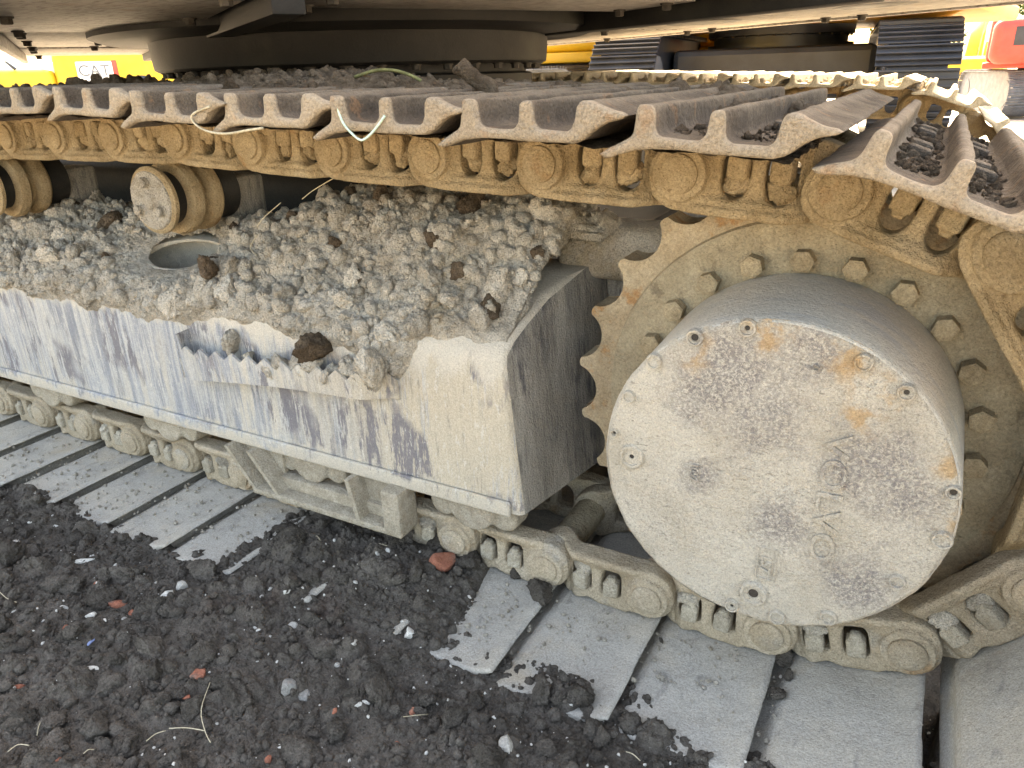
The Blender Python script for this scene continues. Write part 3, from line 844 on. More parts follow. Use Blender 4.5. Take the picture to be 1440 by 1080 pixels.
# track rollers
def roller(x, z=.222):
    prof = [(.07, .0), (.122, .004), (.124, .022), (.108, .030), (.105, .072), (.10, .080), (.10, .15), (.105, .160), (.108, .20), (.124, .208), (.122, .226), (.07, .23), (0, .23)]
    me_ = MB().lathe([(0, 0)]+prof, 48, Matrix.Rotation(R(-90), 4, 'X')).mesh('track_roller', auto=30)
    o = sub('track_roller', me_, 'link_low', ex, (x, YC-.115, z))
    c_ = MB()
    c_.cyl((0, -.060, -.054), (0, .0, -.054), .054, .060, 32)
    for s_ in (-1, 1):
        c_.cyl((s_*.072, -.052, -.064), (s_*.072, .0, -.064), .032, .035, 20)
        c_.box(min(s_*.03, s_*.10), max(s_*.03, s_*.10), -.05, .0, -.066, .02, .008, 2)
    cm_ = roughen(remesh(c_.mesh('end_cap'), .0045, 3), .002, 30, 5)
    link('end_cap', cm_, 'nut', o)
    return o
for x in (-3.6, -3.1, -2.62, -2.167, -1.646, -1.154, -.715): roller(x)
# guard over the rollers
b = MB()
b.box(-1.375, -1.235, 1.088, 1.104, .085, .184, .003)
b.box(-1.02, -.862, 1.088, 1.104, .085, .184, .003)
b.box(-1.30, -.862, 1.075, 1.104, .078, .118, .004)
b.box(-1.30, -.862, 1.040, 1.090, .074, .090, .004, 2)
for x0, x1, dx in ((-1.375, -1.362, .075), (-1.30, -1.288, .075), (-1.005, -.993, .02)):
    p4 = [(x0, .184), (x1, .184), (x1+dx, .088), (x0+dx, .088)]
    f = b.b.faces.new([b.b.verts.new((x, 1.042, z)) for x, z in p4])
    g = bmesh.ops.extrude_face_region(b.b, geom=[f])
    bmesh.ops.translate(b.b, vec=(0, .05, 0), verts=[e for e in g['geom'] if isinstance(e, bmesh.types.BMVert)])
b.box(-.905, -.858, 1.036, 1.10, .078, .186, .006, 2)
GRD = wpart(b, 'roller_guard', 'nut')
# carrier rollers
def carrier(x, z=.738, tip=0):
    def lt_(prof, nm): return MB().lathe(prof, 56, Matrix.Rotation(R(-90), 4, 'X')).mesh(nm, auto=30)
    o = sub('carrier_roller', lt_([(.058, .046), (.084, .050), (.0875, .058), (.0875, .074), (.082, .080), (.066, .086), (.066, .100), (.082, .106), (.0865, .114), (.0865, .130), (.080, .138), (.05, .140)], 'carrier_roller'), 'link', ex, (x, YC-.135, z))
    link('rim', lt_([(0, -.002), (.070, -.002), (.0765, .003), (.0765, .012), (.06, .014), (0, .014)], 'rim'), 'link', o)
    link('neck', lt_([(.062, .012), (.060, .048)], 'neck'), 'under_dark', o)
    link('hub', lt_([(.07, .138), (.068, .20), (.05, .21), (0, .21)], 'hub'), 'under_dark', o)
    c_ = MB()
    c_.cyl((0, -.006, 0), (0, .002, 0), .066, .068, 32)
    c_.cyl((0, -.013, 0), (0, .002, 0), .017, .02, 20)
    for k in range(3):
        a_ = R(90+120*k)
        c_.cyl((.042*math.cos(a_), -.021, .042*math.sin(a_)), (.042*math.cos(a_), 0, .042*math.sin(a_)), .012, None, 8)
    cm_ = roughen(remesh(c_.mesh('cap'), .003, 2), .0018, 45, 8)
    link('cap', cm_, 'mud_o', o)
    s_ = MB().box(-.05, .05, .20, .30, -.22, .03, .012, 2).mesh('bracket'); link('bracket', s_, 'frame_end', o)
    return o
carrier(-1.565, .735); carrier(-2.26, .735); carrier(-3.2, .74)
# front idler
me_ = MB().lathe([(0, 0), (.16, 0), (.22, .03), (.27, .03), (.275, .07), (.30, .075), (.30, .15), (.275, .155), (.27, .19), (.22, .19), (.16, .22), (0, .22)], 64, Matrix.Rotation(R(-90), 4, 'X')).mesh('idler', auto=30)
sub('idler', me_, 'link', ex, (IC.x, YC-.11, IC.y))

# ------------------------------------------------------------------ swing bearing and the house above
BX, BY = -1.98, 2.42
rb = MB().lathe([(.50, 1.018), (.700, 1.018), (.714, 1.026), (.716, 1.04), (.720, 1.112), (.50, 1.112)], 128, Matrix.Translation((BX, BY, 0)))
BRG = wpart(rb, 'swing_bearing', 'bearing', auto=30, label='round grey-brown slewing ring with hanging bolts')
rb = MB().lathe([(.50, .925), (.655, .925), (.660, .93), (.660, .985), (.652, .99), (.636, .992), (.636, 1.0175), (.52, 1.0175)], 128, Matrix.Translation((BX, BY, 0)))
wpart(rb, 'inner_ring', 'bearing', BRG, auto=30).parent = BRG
for k in range(40):
    a_ = 2*math.pi*k/40
    link('bolt', HEX['dark'], None, BRG, Vector((BX+.678*math.cos(a_), BY+.678*math.sin(a_), 1.018))-EXO, (R(90), 0, random.uniform(0, 6)))
for k in range(40):
    a_ = 2*math.pi*(k+.5)/40
    link('bolt', HEX['dark'], None, BRG, Vector((BX+.69*math.cos(a_), BY+.69*math.sin(a_), .926))-EXO, (R(-90), 0, random.uniform(0, 6)))
HA = Matrix.Translation((BX, BY, 0)) @ Matrix.Rotation(R(-32.3), 4, 'Z')
def hpart(mb, name, mt, parent=None, auto=35):
    me_ = mb.mesh(name, auto=auto); me_.transform(Matrix.Translation(-EXO) @ HA)
    return link(name, me_, mt, parent or ex)
b = MB(); b.poly([(-1.9, -1.15), (1.32, -1.15), (1.32, .2), (1.8, .35), (1.8, 1.5), (-1.9, 1.5)], 1.172, 1.30)  # outline trimmed where unseen, to let sky light reach the near track
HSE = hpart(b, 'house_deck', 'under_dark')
def panel(a0, a1, n0, n1, z, mt='belly', bolts=True, t=.012):
    o = hpart(MB().box(a0, a1, n0, n1, z, z+t, .003), 'belly_plate', mt, HSE)
    if bolts:
        for aa_ in np.linspace(a0+.06, a1-.06, max(2, int((a1-a0)/.45)+1)):
            for nn in (n0+.05, n1-.05):
                pos = HA @ Vector((aa_, nn, z))
                link('bolt', HEX['dark'], None, o, pos-EXO, (R(90), 0, random.uniform(0, 6)))
    return o
for a0, a1, n0, n1, z in [(-1.88, -1.02, -1.13, -.52, 1.138), (-1.0, .05, -1.13, -.80, 1.142), (.08, 1.28, -1.13, -.62, 1.140), (.95, 1.28, -.5, .52, 1.146),
                          (-1.88, -1.02, .62, 1.46, 1.138), (-1.0, .30, .92, 1.46, 1.134), (.33, 1.02, .66, 1.46, 1.136), (1.05, 1.78, .66, 1.46, 1.134), (-1.88, -1.02, -.5, .5, 1.146)]:
    panel(a0, a1, n0, n1, z)
for n_, am in ((-.56, 1.28), (.58, 1.78)):
    hpart(MB().box(-1.85, am, n_-.035, n_+.035, 1.105, 1.172, .004), 'frame_beam', 'bearing', HSE)
hpart(MB().box(-1.9, 1.8, 1.47, 1.50, 1.128, 1.172, .004), 'edge_rail', 'belly', HSE)
hpart(MB().box(-1.9, 1.32, -1.16, -1.135, 1.105, 1.172, .004), 'edge_rail', 'belly', HSE)
hpart(MB().lathe([(.5, 1.112), (.86, 1.112), (.90, 1.125), (.90, 1.171), (.5, 1.171)], 96), 'ring_flange', 'bearing', HSE, 30)
# flat black discs on the far plates, painting the shade inside access holes
for a_, n_, r0 in [(1.40, 1.08, .08), (.72, 1.06, .10)]:
    hpart(MB().lathe([(0, 1.1325), (r0, 1.1325), (r0*1.06, 1.1335), (0, 1.1335)], 40, Matrix.Translation((a_, n_, 0)) @ Matrix.Scale(1.5, 4, (1, 0, 0))), 'hole_shade_disc', 'black_metal', HSE)
b = MB(); b.box(-1.0, 1.3, -1.13, 1.48, 1.30, 2.55, .12, 4); b.box(1.25, 1.78, .36, 1.48, 1.30, 2.5, .1, 4)  # unseen body, sized and placed to keep sun off the near track
hpart(b, 'engine_housing', 'house', HSE)
b = MB(); b.box(-2.6, -.9, .45, 1.45, 1.30, 3.0, .1, 3); hpart(b, 'cab', 'house', HSE)
b = MB(); b.box(-5.0, -.6, -.30, .30, 1.6, 2.2, .08, 3); hpart(b, 'boom', 'house', HSE)

# ------------------------------------------------------------------ dried mud on the track frame
CSm = np.array([(1.0835, .385), (1.0835, .42), (1.0835, .46), (1.0845, .50), (1.112, .537), (1.157, .56), (1.228, .591), (1.301, .609), (1.36, .616), (1.42, .612), (1.46, .58)])
seg = np.r_[0, np.cumsum(np.hypot(*np.diff(CSm, axis=0).T))]
NX, NS = 620, 150
ux = np.linspace(-3.2, -.50, NX); us = np.linspace(0, seg[-1], NS)
UX, US = np.meshgrid(ux, us, indexing='ij')
Y0 = np.interp(US, seg, CSm[:, 0]); Z0 = np.interp(US, seg, CSm[:, 1])
dY = np.gradient(np.interp(us, seg, CSm[:, 0]), us); dZ = np.gradient(np.interp(us, seg, CSm[:, 1]), us)
kk = np.ones(9)/9
dY = np.convolve(np.pad(dY, 4, 'edge'), kk, 'valid'); dZ = np.convolve(np.pad(dZ, 4, 'edge'), kk, 'valid')
nl = np.hypot(dY, dZ); NY, NZ = -dZ/nl, dY/nl
zb = np.interp(ux, [-3.2, -2.2, -1.86, -1.5, -1.40, -1.1, -.95, -.86, -.80, -.66, -.5], [.47, .465, .45, .455, .47, .475, .44, .42, .50, .515, .53])
edge = zb[:, None]+.035*fbm2(UX, Z0*.5, 13, 4, 21)
th = sstep(-.004, .05, Z0-edge)
ridge = sstep(1.12, 1.34, Y0)
heap = np.interp(UX, [-3.2, -1.9, -1.45, -1.2, -.9, -.62, -.5], [.012, .012, .02, .085, .115, .10, .05])
hole = np.exp(-(((UX+1.625)/.122)**2+((Y0-1.228)/.068)**2)**3)
low = np.exp(-(((UX+1.625)/.17)**2+((Y0-1.20)/.09)**2)**2)
T = th*(.012+ridge*heap+.022*(fbm2(UX, US, 7, 4, 22)+.25)+.010*np.abs(fbm2(UX, US, 45, 3, 23)))
lp = lumps(UX+.012*fbm2(UX, US, 40, 2, 26), US+.012*fbm2(UX, US, 40, 2, 27), .085, .010, .042, .6, 70)*.7
lp = np.maximum(lp, lumps(UX, US, .038, .005, .019, .75, 80)*.9)
lp = np.maximum(lp, lumps(UX, US, .018, .003, .009, .8, 90))
T = T+th*(lp*(.7+.5*fbm2(UX, US, 80, 2, 24)))*np.clip(.35+1.1*th, 0, 1)
T = np.where(th <= 0.001, -.006, T)*(1-.88*low)-hole*.01
endx = xend(Y0, Z0)-.008
Xf = np.minimum(UX, endx+np.where(Y0 > 1.33, .06, 0))
v = np.stack([Xf, Y0+NY[None]*T, Z0+NZ[None]*T], -1).reshape(-1, 3)
i_ = (np.arange(NX-1)[:, None]*NS+np.arange(NS-1)[None]).ravel()
fq = np.stack([i_, i_+1, i_+NS+1, i_+NS], 1)
fq = fq[hole.ravel()[i_] < .5]
link('mud_crust', mesh_np('mud_crust', v, fq, True), 'mud', None, kind='stuff',
     label='pale dried mud crust lying along the top of the track frame', category='mud')
def mud_at(x, s_):
    i0 = np.clip(((x+3.2)/2.7*(NX-1)).astype(int), 0, NX-1); j0 = np.clip((s_/seg[-1]*(NS-1)).astype(int), 0, NS-1)
    return v.reshape(NX, NS, 3)[i0, j0], th[i0, j0]*(1-np.maximum(hole, low)[i0, j0])
n_ = 15000
px_, ps_ = rng.uniform(-2.7, -.56, n_), rng.uniform(.06, seg[-1]-.03, n_)
pos, ok = mud_at(px_, ps_)
keep = ok > .55; pos = pos[keep]
sz = .0025+.0065*rng.random(len(pos))**3
link('mud_crumbs', scatter_mesh('mud_crumbs', pos, sz, 1, 400, .5), 'mud', None, kind='stuff', label='small pale mud crumbs strewn over the mud crust on the track frame', category='mud')
n_ = 1700
px_, ps_ = rng.uniform(-2.5, -.58, n_), rng.uniform(.09, seg[-1]-.04, n_)
pos, ok = mud_at(px_, ps_); keep = ok > .8; pos = pos[keep]
link('mud_lumps', scatter_mesh('mud_lumps', pos, 0.008+.017*rng.random(len(pos))**2.2, 2, 500, .5), 'mud', None, kind='stuff', label='fist-size and smaller mud lumps packed on the track frame', category='mud')
n_ = 230
px_, ps_ = rng.uniform(-2.4, -.62, n_), rng.uniform(.12, seg[-1]-.06, n_)
pos, ok = mud_at(px_, ps_)
for k in range(n_):
    if ok[k] < .9: continue
    s_ = .013+.027*random.random()**2
    dk = random.random() < .12
    o = link('mud_clod', shared_rock('clod', k % 7, 'mud_dark' if dk else 'mud_o'), None, None, pos[k], (random.uniform(0, 6), random.uniform(0, 6), random.uniform(0, 6)), label='dark brown clod resting on the pale mud crust of the track frame' if dk else 'pale dried mud clod resting on the mud crust of the track frame', category='clod', group='dark clods on the track frame' if dk else 'pale clods on the track frame')
    o.scale = (s_, s_, s_)
for (x, y, z, s_, kd, lb) in [(-1.385, 1.10, .60, .030, 'mud_dark', 'dark brown soil lump caught beside the serrated step'), (-1.05, 1.052, .475, .042, 'mud_dark', 'brown broken lump sitting in the mud above the step plate'), (-.90, 1.045, .46, .050, 'mud_o', 'big pale mud lump bulging over the end of the step plate'), (-1.31, 1.068, .445, .032, 'mud_o', 'round grey mud ball lodged behind the step teeth')]:
    o = link('mud_clod', shared_rock('clod', random.randrange(7), kd), None, None, (x, y, z), (random.uniform(0, 6), 1, 2), label=lb, category='clod'); o.scale = (s_, s_, s_)
for k in range(26):                               # mud filling the step
    t = random.random()**.6
    x = -1.30+.42*t
    s_ = random.uniform(.012, .024)
    o = link('mud_clod', shared_rock('clod', k % 7, 'mud_o'), None, None, (x, random.uniform(1.046, 1.07), .395+.045*t+random.uniform(-.01, .02)), (random.uniform(0, 6), random.uniform(0, 6), 0), label='pale mud lump packed into the serrated step', category='clod', group='lumps packed into the step')
    o.scale = (s_, s_, s_)

# ------------------------------------------------------------------ soil lying on the top shoes
tp = np.array(top)
def soil_top(x, y):
    z = np.interp(x, tp[:, 0], tp[:, 1])+.051+.018
    amt = fbm2(x, y, 4, 3, 31)+.25*fbm2(x, y, 14, 2, 32)
    far = sstep(.93, 1.10, y+.05*fbm2(x, y, 9, 3, 33))
    fill = -.012+.036*far*(.5+amt)+.034*far*sstep(-.40, -.9, x)*sstep(.98, 1.2, y)
    lp_ = lumps(x, y, .06, .006, .026, .55, 110)*far+lumps(x, y, .024, .003, .011, .7, 120)*far
    return z+fill+lp_*.8+.004*fbm2(x, y, 60, 2, 34)
xs_ = np.arange(-2.25, -.13, .0062); ys_ = np.arange(.875, 1.66, .0062)
link('soil_on_track', grid_mesh('soil_on_track', xs_, ys_, soil_top), 'mud_dark', None, kind='stuff', label='dark crumbly soil lying between the cleats of the upper track', category='soil')
n_ = 5000
x, y = rng.uniform(-2.2, -.15, n_), .9+.75*rng.random(n_)**.8
keep = rng.random(n_) < sstep(.88, 1.05, y)*(.35+.65*sstep(-.4, -1.2, x)); x, y = x[keep], y[keep]
link('soil_crumbs', scatter_mesh('soil_crumbs', np.stack([x, y, soil_top(x, y)], -1), .003+.013*rng.random(len(x))**3, 2, 600, .5), 'mud_dark', None, kind='stuff', label='dark soil crumbs scattered over the upper track shoes', category='soil')
def at_y(u, v_, y):                               # world point where a line of sight meets a depth plane
    d = fw+rt*((u-720)/1041.34)-up*((v_-540)/1041.34)
    return CAM+d*((y-CAM.y)/d.y)
for (u, v_, y, s_, sc, lb) in [(120, 123, 1.05, .028, (1.2, 1, 1), 'dark rounded soil clod on the upper track in front of yellow machine'), (150, 122, 1.06, .026, (1.6, 1, .9), 'dark split soil lump leaning on a rounded clod on the track'),
                               (136, 112, 1.07, .014, (1.2, 1, 1.2), 'small dark crumb perched on top of soil clods on the track'), (325, 128, 1.02, .022, (1.1, 1, 1.1), 'pale grey clod on the upper track below the slewing ring')]:
    o = link('soil_clod', shared_rock('clod', random.randrange(7), 'mud_dark'), None, None, at_y(u, v_, y), (random.random(), random.random(), 3*random.random()), label=lb, category='clod')
    o.scale = [s_*c_ for c_ in sc]
ws = np.array(WRAP_SOIL)
link('soil_crumbs', scatter_mesh('soil_crumbs', ws[:, :3], ws[:, 3], 1, 630, .5), 'mud_dark', None, kind='stuff', label='dark soil crumbs in the shoe pockets over the sprocket', category='soil')
n_ = 2600                                          # mud cakes on the far track
x, y = rng.uniform(-1.9, -.05, n_), rng.uniform(YF-HW+.01, YF+HW-.05, n_)
z_ = np.interp(x, tp[:, 0], tp[:, 1])+.051+.022+.012*rng.random(n_)
link('mud_cakes', scatter_mesh('mud_cakes', np.stack([x, y, z_], -1), .006+.018*rng.random(n_)**3, 1, 650, .4), 'mud', None, kind='stuff', label='pale sunlit mud cakes on the far track', category='mud')
# upright muddy stick
p0, p1 = at_y(695, 142, 1.12), at_y(645, 88, 1.10)
me_ = roughen(remesh(MB().tube([p0, p0.lerp(p1, .35)+Vector((.004, 0, .003)), p0.lerp(p1, .7), p1], [.014, .017, .015, .017], 10).mesh('stick'), .004, 1), .009, 32, 3)
link('muddy_stick', me_, 'mud_dark', None, label='muddy stick poking up from the soil on the upper track', category='stick')
def strand(name, pts, r, mt, lb, cat, grp=None):
    P_ = [Vector(p) for p in pts]
    out = []
    for i in range(len(P_)-1):
        a, b2 = P_[max(i-1, 0)], P_[i]; c, d = P_[i+1], P_[min(i+2, len(P_)-1)]
        for t in (0, .25, .5, .75):
            out.append(.5*((2*b2)+(c-a)*t+(2*a-5*b2+4*c-d)*t*t+(3*b2-a-3*c+d)*t**3))
    out.append(P_[-1])
    o = link(name, MB().tube(out, r, 5).mesh(name, True), mt, None, label=lb, category=cat)
    if grp: o['group'] = grp
    return o
strand('vine', [at_y(u, v_, 1.25) for u, v_ in [(465, 118), (500, 108), (530, 99), (560, 100), (590, 112), (600, 122)]], .0035, 'vine', 'mossy brown vine arching over the soil on the track', 'vine')
strand('green_string', [at_y(u, v_, .842) for u, v_ in [(474, 150), (482, 172), (495, 188), (508, 197), (520, 190), (532, 176), (541, 163)]], .0018, 'string', 'pale green plastic string looped over the track shoe edge', 'string')
strand('dry_root', [at_y(u, v_, .842) for u, v_ in [(295, 150), (272, 160), (272, 172), (290, 184), (318, 188), (350, 183), (370, 180)]], .0020, 'straw', 'thin pale root curled round the edge of a track shoe', 'root')
strand('hanging_root', [at_y(u, v_, 1.75) for u, v_ in [(333, 18), (340, 32), (348, 48), (350, 64)]], .0022, 'vine', 'thin dark root hanging in front of the slewing ring', 'root')
for pts in ([(395, 285), (372, 305), (362, 318)], [(362, 330), (352, 348), (362, 360)], [(470, 250), (440, 268), (425, 280)]):
    strand('dry_straw', [at_y(u, v_, 1.17) for u, v_ in pts], .0010, 'straw', 'dry straw stalk sticking out of the mud on the track frame', 'straw', 'straws in the mud')

# ------------------------------------------------------------------ clods, stones, bricks on the ground
def ground_pt(u, v_):
    d = fw+rt*((u-720)/1041.34)-up*((v_-540)/1041.34)
    z = .01
    for _ in range(6):
        p = CAM+d*((z-CAM.z)/d.z)
        z = float(ground_h(np.array([p.x]), np.array([p.y]))[0])
    return Vector((p.x, p.y, z))
n_ = 26000
x, y = rng.uniform(-2.3, .15, n_), rng.uniform(.32, 1.2, n_)
ed = np.interp(x, ED[:, 0], ED[:, 1]); keep = (y < ed+.01); x, y = x[keep], y[keep]
link('soil_crumbs', scatter_mesh('soil_crumbs', np.stack([x, y, ground_h(x, y)], -1), .002+.007*rng.random(len(x))**3, 1, 700, .5), 'soil', None, kind='stuff', label='fine dark soil crumbs covering the ground beside the track', category='soil')
n_ = 1500
x, y = rng.uniform(-2.2, .1, n_), rng.uniform(.34, 1.18, n_)
ed = np.interp(x, ED[:, 0], ED[:, 1]); keep = (y < ed-.015); x, y = x[keep], y[keep]
link('soil_lumps', scatter_mesh('soil_lumps', np.stack([x, y, ground_h(x, y)], -1), .007+.010*rng.random(len(x))**2, 2, 800, .5), 'soil', None, kind='stuff', label='dark soil lumps packed over the ground beside the track', category='soil')
n_ = 600
x, y = rng.uniform(-2.1, .1, n_), rng.uniform(.36, 1.18, n_)
ed = np.interp(x, ED[:, 0], ED[:, 1]); keep = (y < ed+.005); x, y = x[keep], y[keep]
link('grit', scatter_mesh('grit', np.stack([x, y, ground_h(x, y)+.001], -1), .0014+.0034*rng.random(len(x))**2, 1, 850, .3), 'stone', None, kind='stuff', label='pale grit sprinkled over the dark soil', category='grit')
def rock(kind, mt, name, u, v_, wpx, lb, cat, grp=None, sc=(1, 1, 1), rot=None, sink=.35):
    p = ground_pt(u, v_)
    depth = (p-CAM).dot(fw)
    s_ = wpx/2/1041.34*depth
    o = link(name, shared_rock(kind, random.randrange(7), mt), None, None, p+Vector((0, 0, s_*sc[2]*(.5-sink))), rot or (random.uniform(-.4, .4), random.uniform(-.4, .4), random.uniform(0, 6)), label=lb, category=cat)
    o.scale = [s_*c_ for c_ in sc]
    if grp: o['group'] = grp
    return o
rock('brick', 'brick', 'brick_fragment', 622, 792, 48, 'red brick fragment with a grey crust lying by the track links', 'brick', sc=(1, .9, .9))
rock('brick', 'brick', 'brick_fragment', 280, 948, 30, 'orange-red crushed brick patch half sunk in dark soil', 'brick', sc=(1, 1, .6))
rock('brick', 'brick', 'brick_fragment', 28, 968, 17, 'small pinkish brick chip alone at the edge of the soil', 'brick')
rock('brick', 'brick', 'brick_fragment', 94, 886, 14, 'tiny dark red brick chip beside a blue flake', 'brick')
rock('brick', 'brick', 'brick_fragment', 262, 982, 20, 'orange brick edge showing under a big soil lump', 'brick', sc=(1, .6, .5))
rock('brick', 'brick', 'brick_fragment', 378, 1070, 13, 'small deep red brick chip beside a crusted stone', 'brick')
for u, v_, wp in [(580, 1002, 20), (558, 1046, 10), (165, 850, 34), (135, 825, 20), (185, 862, 16), (720, 922, 14), (775, 902, 14), (470, 1000, 10), (82, 1068, 12)]:
    rock('brick', 'brick', 'brick_fragment', u, v_, wp, 'reddish brick crumb sunk in the dark soil', 'brick', 'brick crumbs in the soil', sc=(1, .8, .5), sink=.45)
rock('stone', 'blue_chip', 'plastic_chip', 127, 900, 16, 'small blue flake lying in the dark soil', 'flake', sc=(1, .7, .3))
rock('stone', 'stone', 'stone', 712, 1048, 32, 'large clean white stone on open dark soil', 'stone', sc=(1, .8, .7))
rock('stone', 'stone', 'stone', 112, 790, 44, 'long pale stone shaped like a finger in the soil', 'stone', sc=(1, .28, .28), rot=(0, 0, .75))
rock('stone', 'stone', 'stone', 415, 748, 26, 'white angular stone beside the dusty track shoe', 'stone')
rock('stone', 'stone', 'stone', 507, 985, 30, 'long white pebble standing out of dark soil', 'stone', sc=(1, .5, .5), rot=(0, 0, 1.0))
rock('stone', 'stone', 'stone', 130, 940, 24, 'flat white chip in a dark hollow of the soil', 'stone', sc=(1, .5, .3), rot=(.2, .1, .5))
rock('stone', 'stone', 'stone', 232, 836, 24, 'pale greenish stone, larger of two side by side', 'stone')
rock('stone', 'stone', 'stone', 256, 826, 20, 'pale stone, smaller of two side by side', 'stone')
rock('stone', 'grey_stone', 'stone', 405, 968, 30, 'rough grey stone with a crumbly face', 'stone')
rock('stone', 'grey_stone', 'stone', 428, 980, 20, 'smooth grey pebble touching a rough grey stone', 'stone')
rock('stone', 'stone', 'stone', 577, 893, 26, 'white pebble at the dirt edge of a track shoe', 'stone')
rock('stone', 'stone', 'stone', 497, 905, 22, 'white lens-shaped pebble on bare soil', 'stone', sc=(1, .6, .5))
WHITE = [(20, 767, 18), (78, 740, 10), (110, 752, 12), (45, 742, 8), (148, 872, 8), (130, 866, 22), (90, 855, 14), (545, 775, 14), (531, 780, 11), (541, 769, 8), (552, 808, 24), (633, 826, 10), (655, 800, 12), (600, 830, 8), (564, 874, 12), (695, 1010, 10), (747, 1047, 8), (563, 890, 8),
         (365, 827, 12), (380, 828, 9), (402, 830, 16), (356, 870, 10), (364, 888, 9), (380, 895, 7), (412, 880, 22), (435, 857, 9), (430, 800, 7), (290, 860, 9), (256, 858, 7), (362, 930, 7), (390, 932, 6), (340, 985, 7), (305, 1018, 8), (395, 1050, 14), (475, 935, 14), (540, 905, 6), (650, 960, 7), (615, 990, 8),
         (860, 975, 8), (845, 960, 9), (870, 1062, 8), (20, 860, 8), (60, 905, 9), (200, 1060, 10), (163, 795, 10), (175, 870, 10), (500, 820, 12), (470, 800, 9), (515, 850, 9), (450, 870, 8), (590, 800, 8), (680, 880, 8), (700, 960, 6), (610, 845, 8), (350, 760, 8), (470, 760, 10), (660, 840, 9), (300, 900, 6)]
for u, v_, wp in WHITE:
    rock('stone', 'stone', 'stone', u, v_, wp*.9, 'small white stone lying on the dark soil', 'stone', 'small white stones on the soil', sc=(1, .75, .6))
rock('clod', 'soil_o', 'soil_clod', 762, 886, 48, 'dark soil clod sitting alone on a dusty track shoe', 'clod', sc=(1, .8, .9), sink=.1).location.z = .022
rock('clod', 'soil_o', 'soil_clod', 535, 975, 52, 'brown lump with a torn face among finer soil', 'clod')
rock('clod', 'soil_o', 'soil_clod', 330, 985, 96, 'broad flat-topped soil slab with a dry stem across it', 'clod', sc=(1, .7, .45))
rock('clod', 'soil_o', 'soil_clod', 185, 1050, 62, 'reddish-brown angular clod, biggest at the soil edge', 'clod', sc=(1, .8, .8))
rock('clod', 'soil_o', 'soil_clod', 420, 1060, 60, 'round dark clod with a white spot on its side', 'clod')
k = 0
while k < 150:
    u, v_ = random.uniform(0, 1050), random.uniform(700, 1080)
    p = ground_pt(u, v_)
    if p.y > np.interp(p.x, ED[:, 0], ED[:, 1])-.03: continue
    k += 1
    rock('clod', 'soil_o', 'soil_clod', u, v_, random.choice((14, 18, 22, 28, 36, 46)), 'dark brown soil clod on the ground beside the track', 'clod', 'soil clods beside the track')
for u, v_, wp in [(1055, 905, 16), (1008, 868, 12), (722, 915, 14), (930, 900, 10), (880, 1000, 8), (1100, 925, 30), (1092, 975, 26), (1330, 960, 22), (1345, 985, 16), (100, 705, 10), (1325, 920, 24), (725, 805, 22), (905, 855, 10), (1335, 1050, 20), (1108, 950, 18)]:
    p = CAM+(fw+rt*((u-720)/1041.34)-up*((v_-540)/1041.34))*((.012-CAM.z)/(fw+rt*((u-720)/1041.34)-up*((v_-540)/1041.34)).z)
    s_ = wp/2/1041.34*(p-CAM).dot(fw)
    o = link('soil_clod', shared_rock('clod', random.randrange(7), 'soil_o'), None, None, p, (random.random(), random.random(), 5*random.random()), label='dark soil clod dropped on or between the lower track shoes', category='clod', group='clods on the lower shoes'); o.scale = (s_, s_, s_*.8)
n_ = 3200                                          # dust and crumbs lying on the lower shoes
x, y = rng.uniform(-2.3, .15, n_), rng.uniform(.86, 1.12, n_)
ed = np.interp(x, ED[:, 0], ED[:, 1]); keep = (y > ed) & (((x*-1+.0) % P) > .03); x, y = x[keep], y[keep]
link('shoe_crumbs', scatter_mesh('shoe_crumbs', np.stack([x, y, np.full(len(x), .001)], -1), .0010+.0065*rng.random(len(x))**5, 1, 900, .4), 'mud', None, kind='stuff', label='pale crumbs sprinkled over the lower track shoes', category='crumbs')
for pts in ([(0, 840), (12, 848), (25, 852)], [(62, 1020), (55, 1042)], [(14, 1065), (28, 1055), (44, 1056)], [(120, 1068), (135, 1062)], [(208, 1050), (235, 1036)], [(298, 970), (285, 1005), (290, 1035), (298, 1052)], [(240, 1032), (290, 1033)], [(568, 1018), (590, 1014), (603, 1012)], [(880, 1065), (900, 1078)], [(445, 760), (452, 770)], [(520, 770), (545, 774)]):
    g_ = [ground_pt(*p)+Vector((0, 0, .012)) for p in pts]
    if len(g_) == 2: g_.insert(1, (g_[0]+g_[1])/2+Vector((0, 0, .004)))
    strand('dry_straw', g_, .0008, 'straw', 'thin dry straw stalk lying on the dark soil', 'straw', 'straws on the soil')

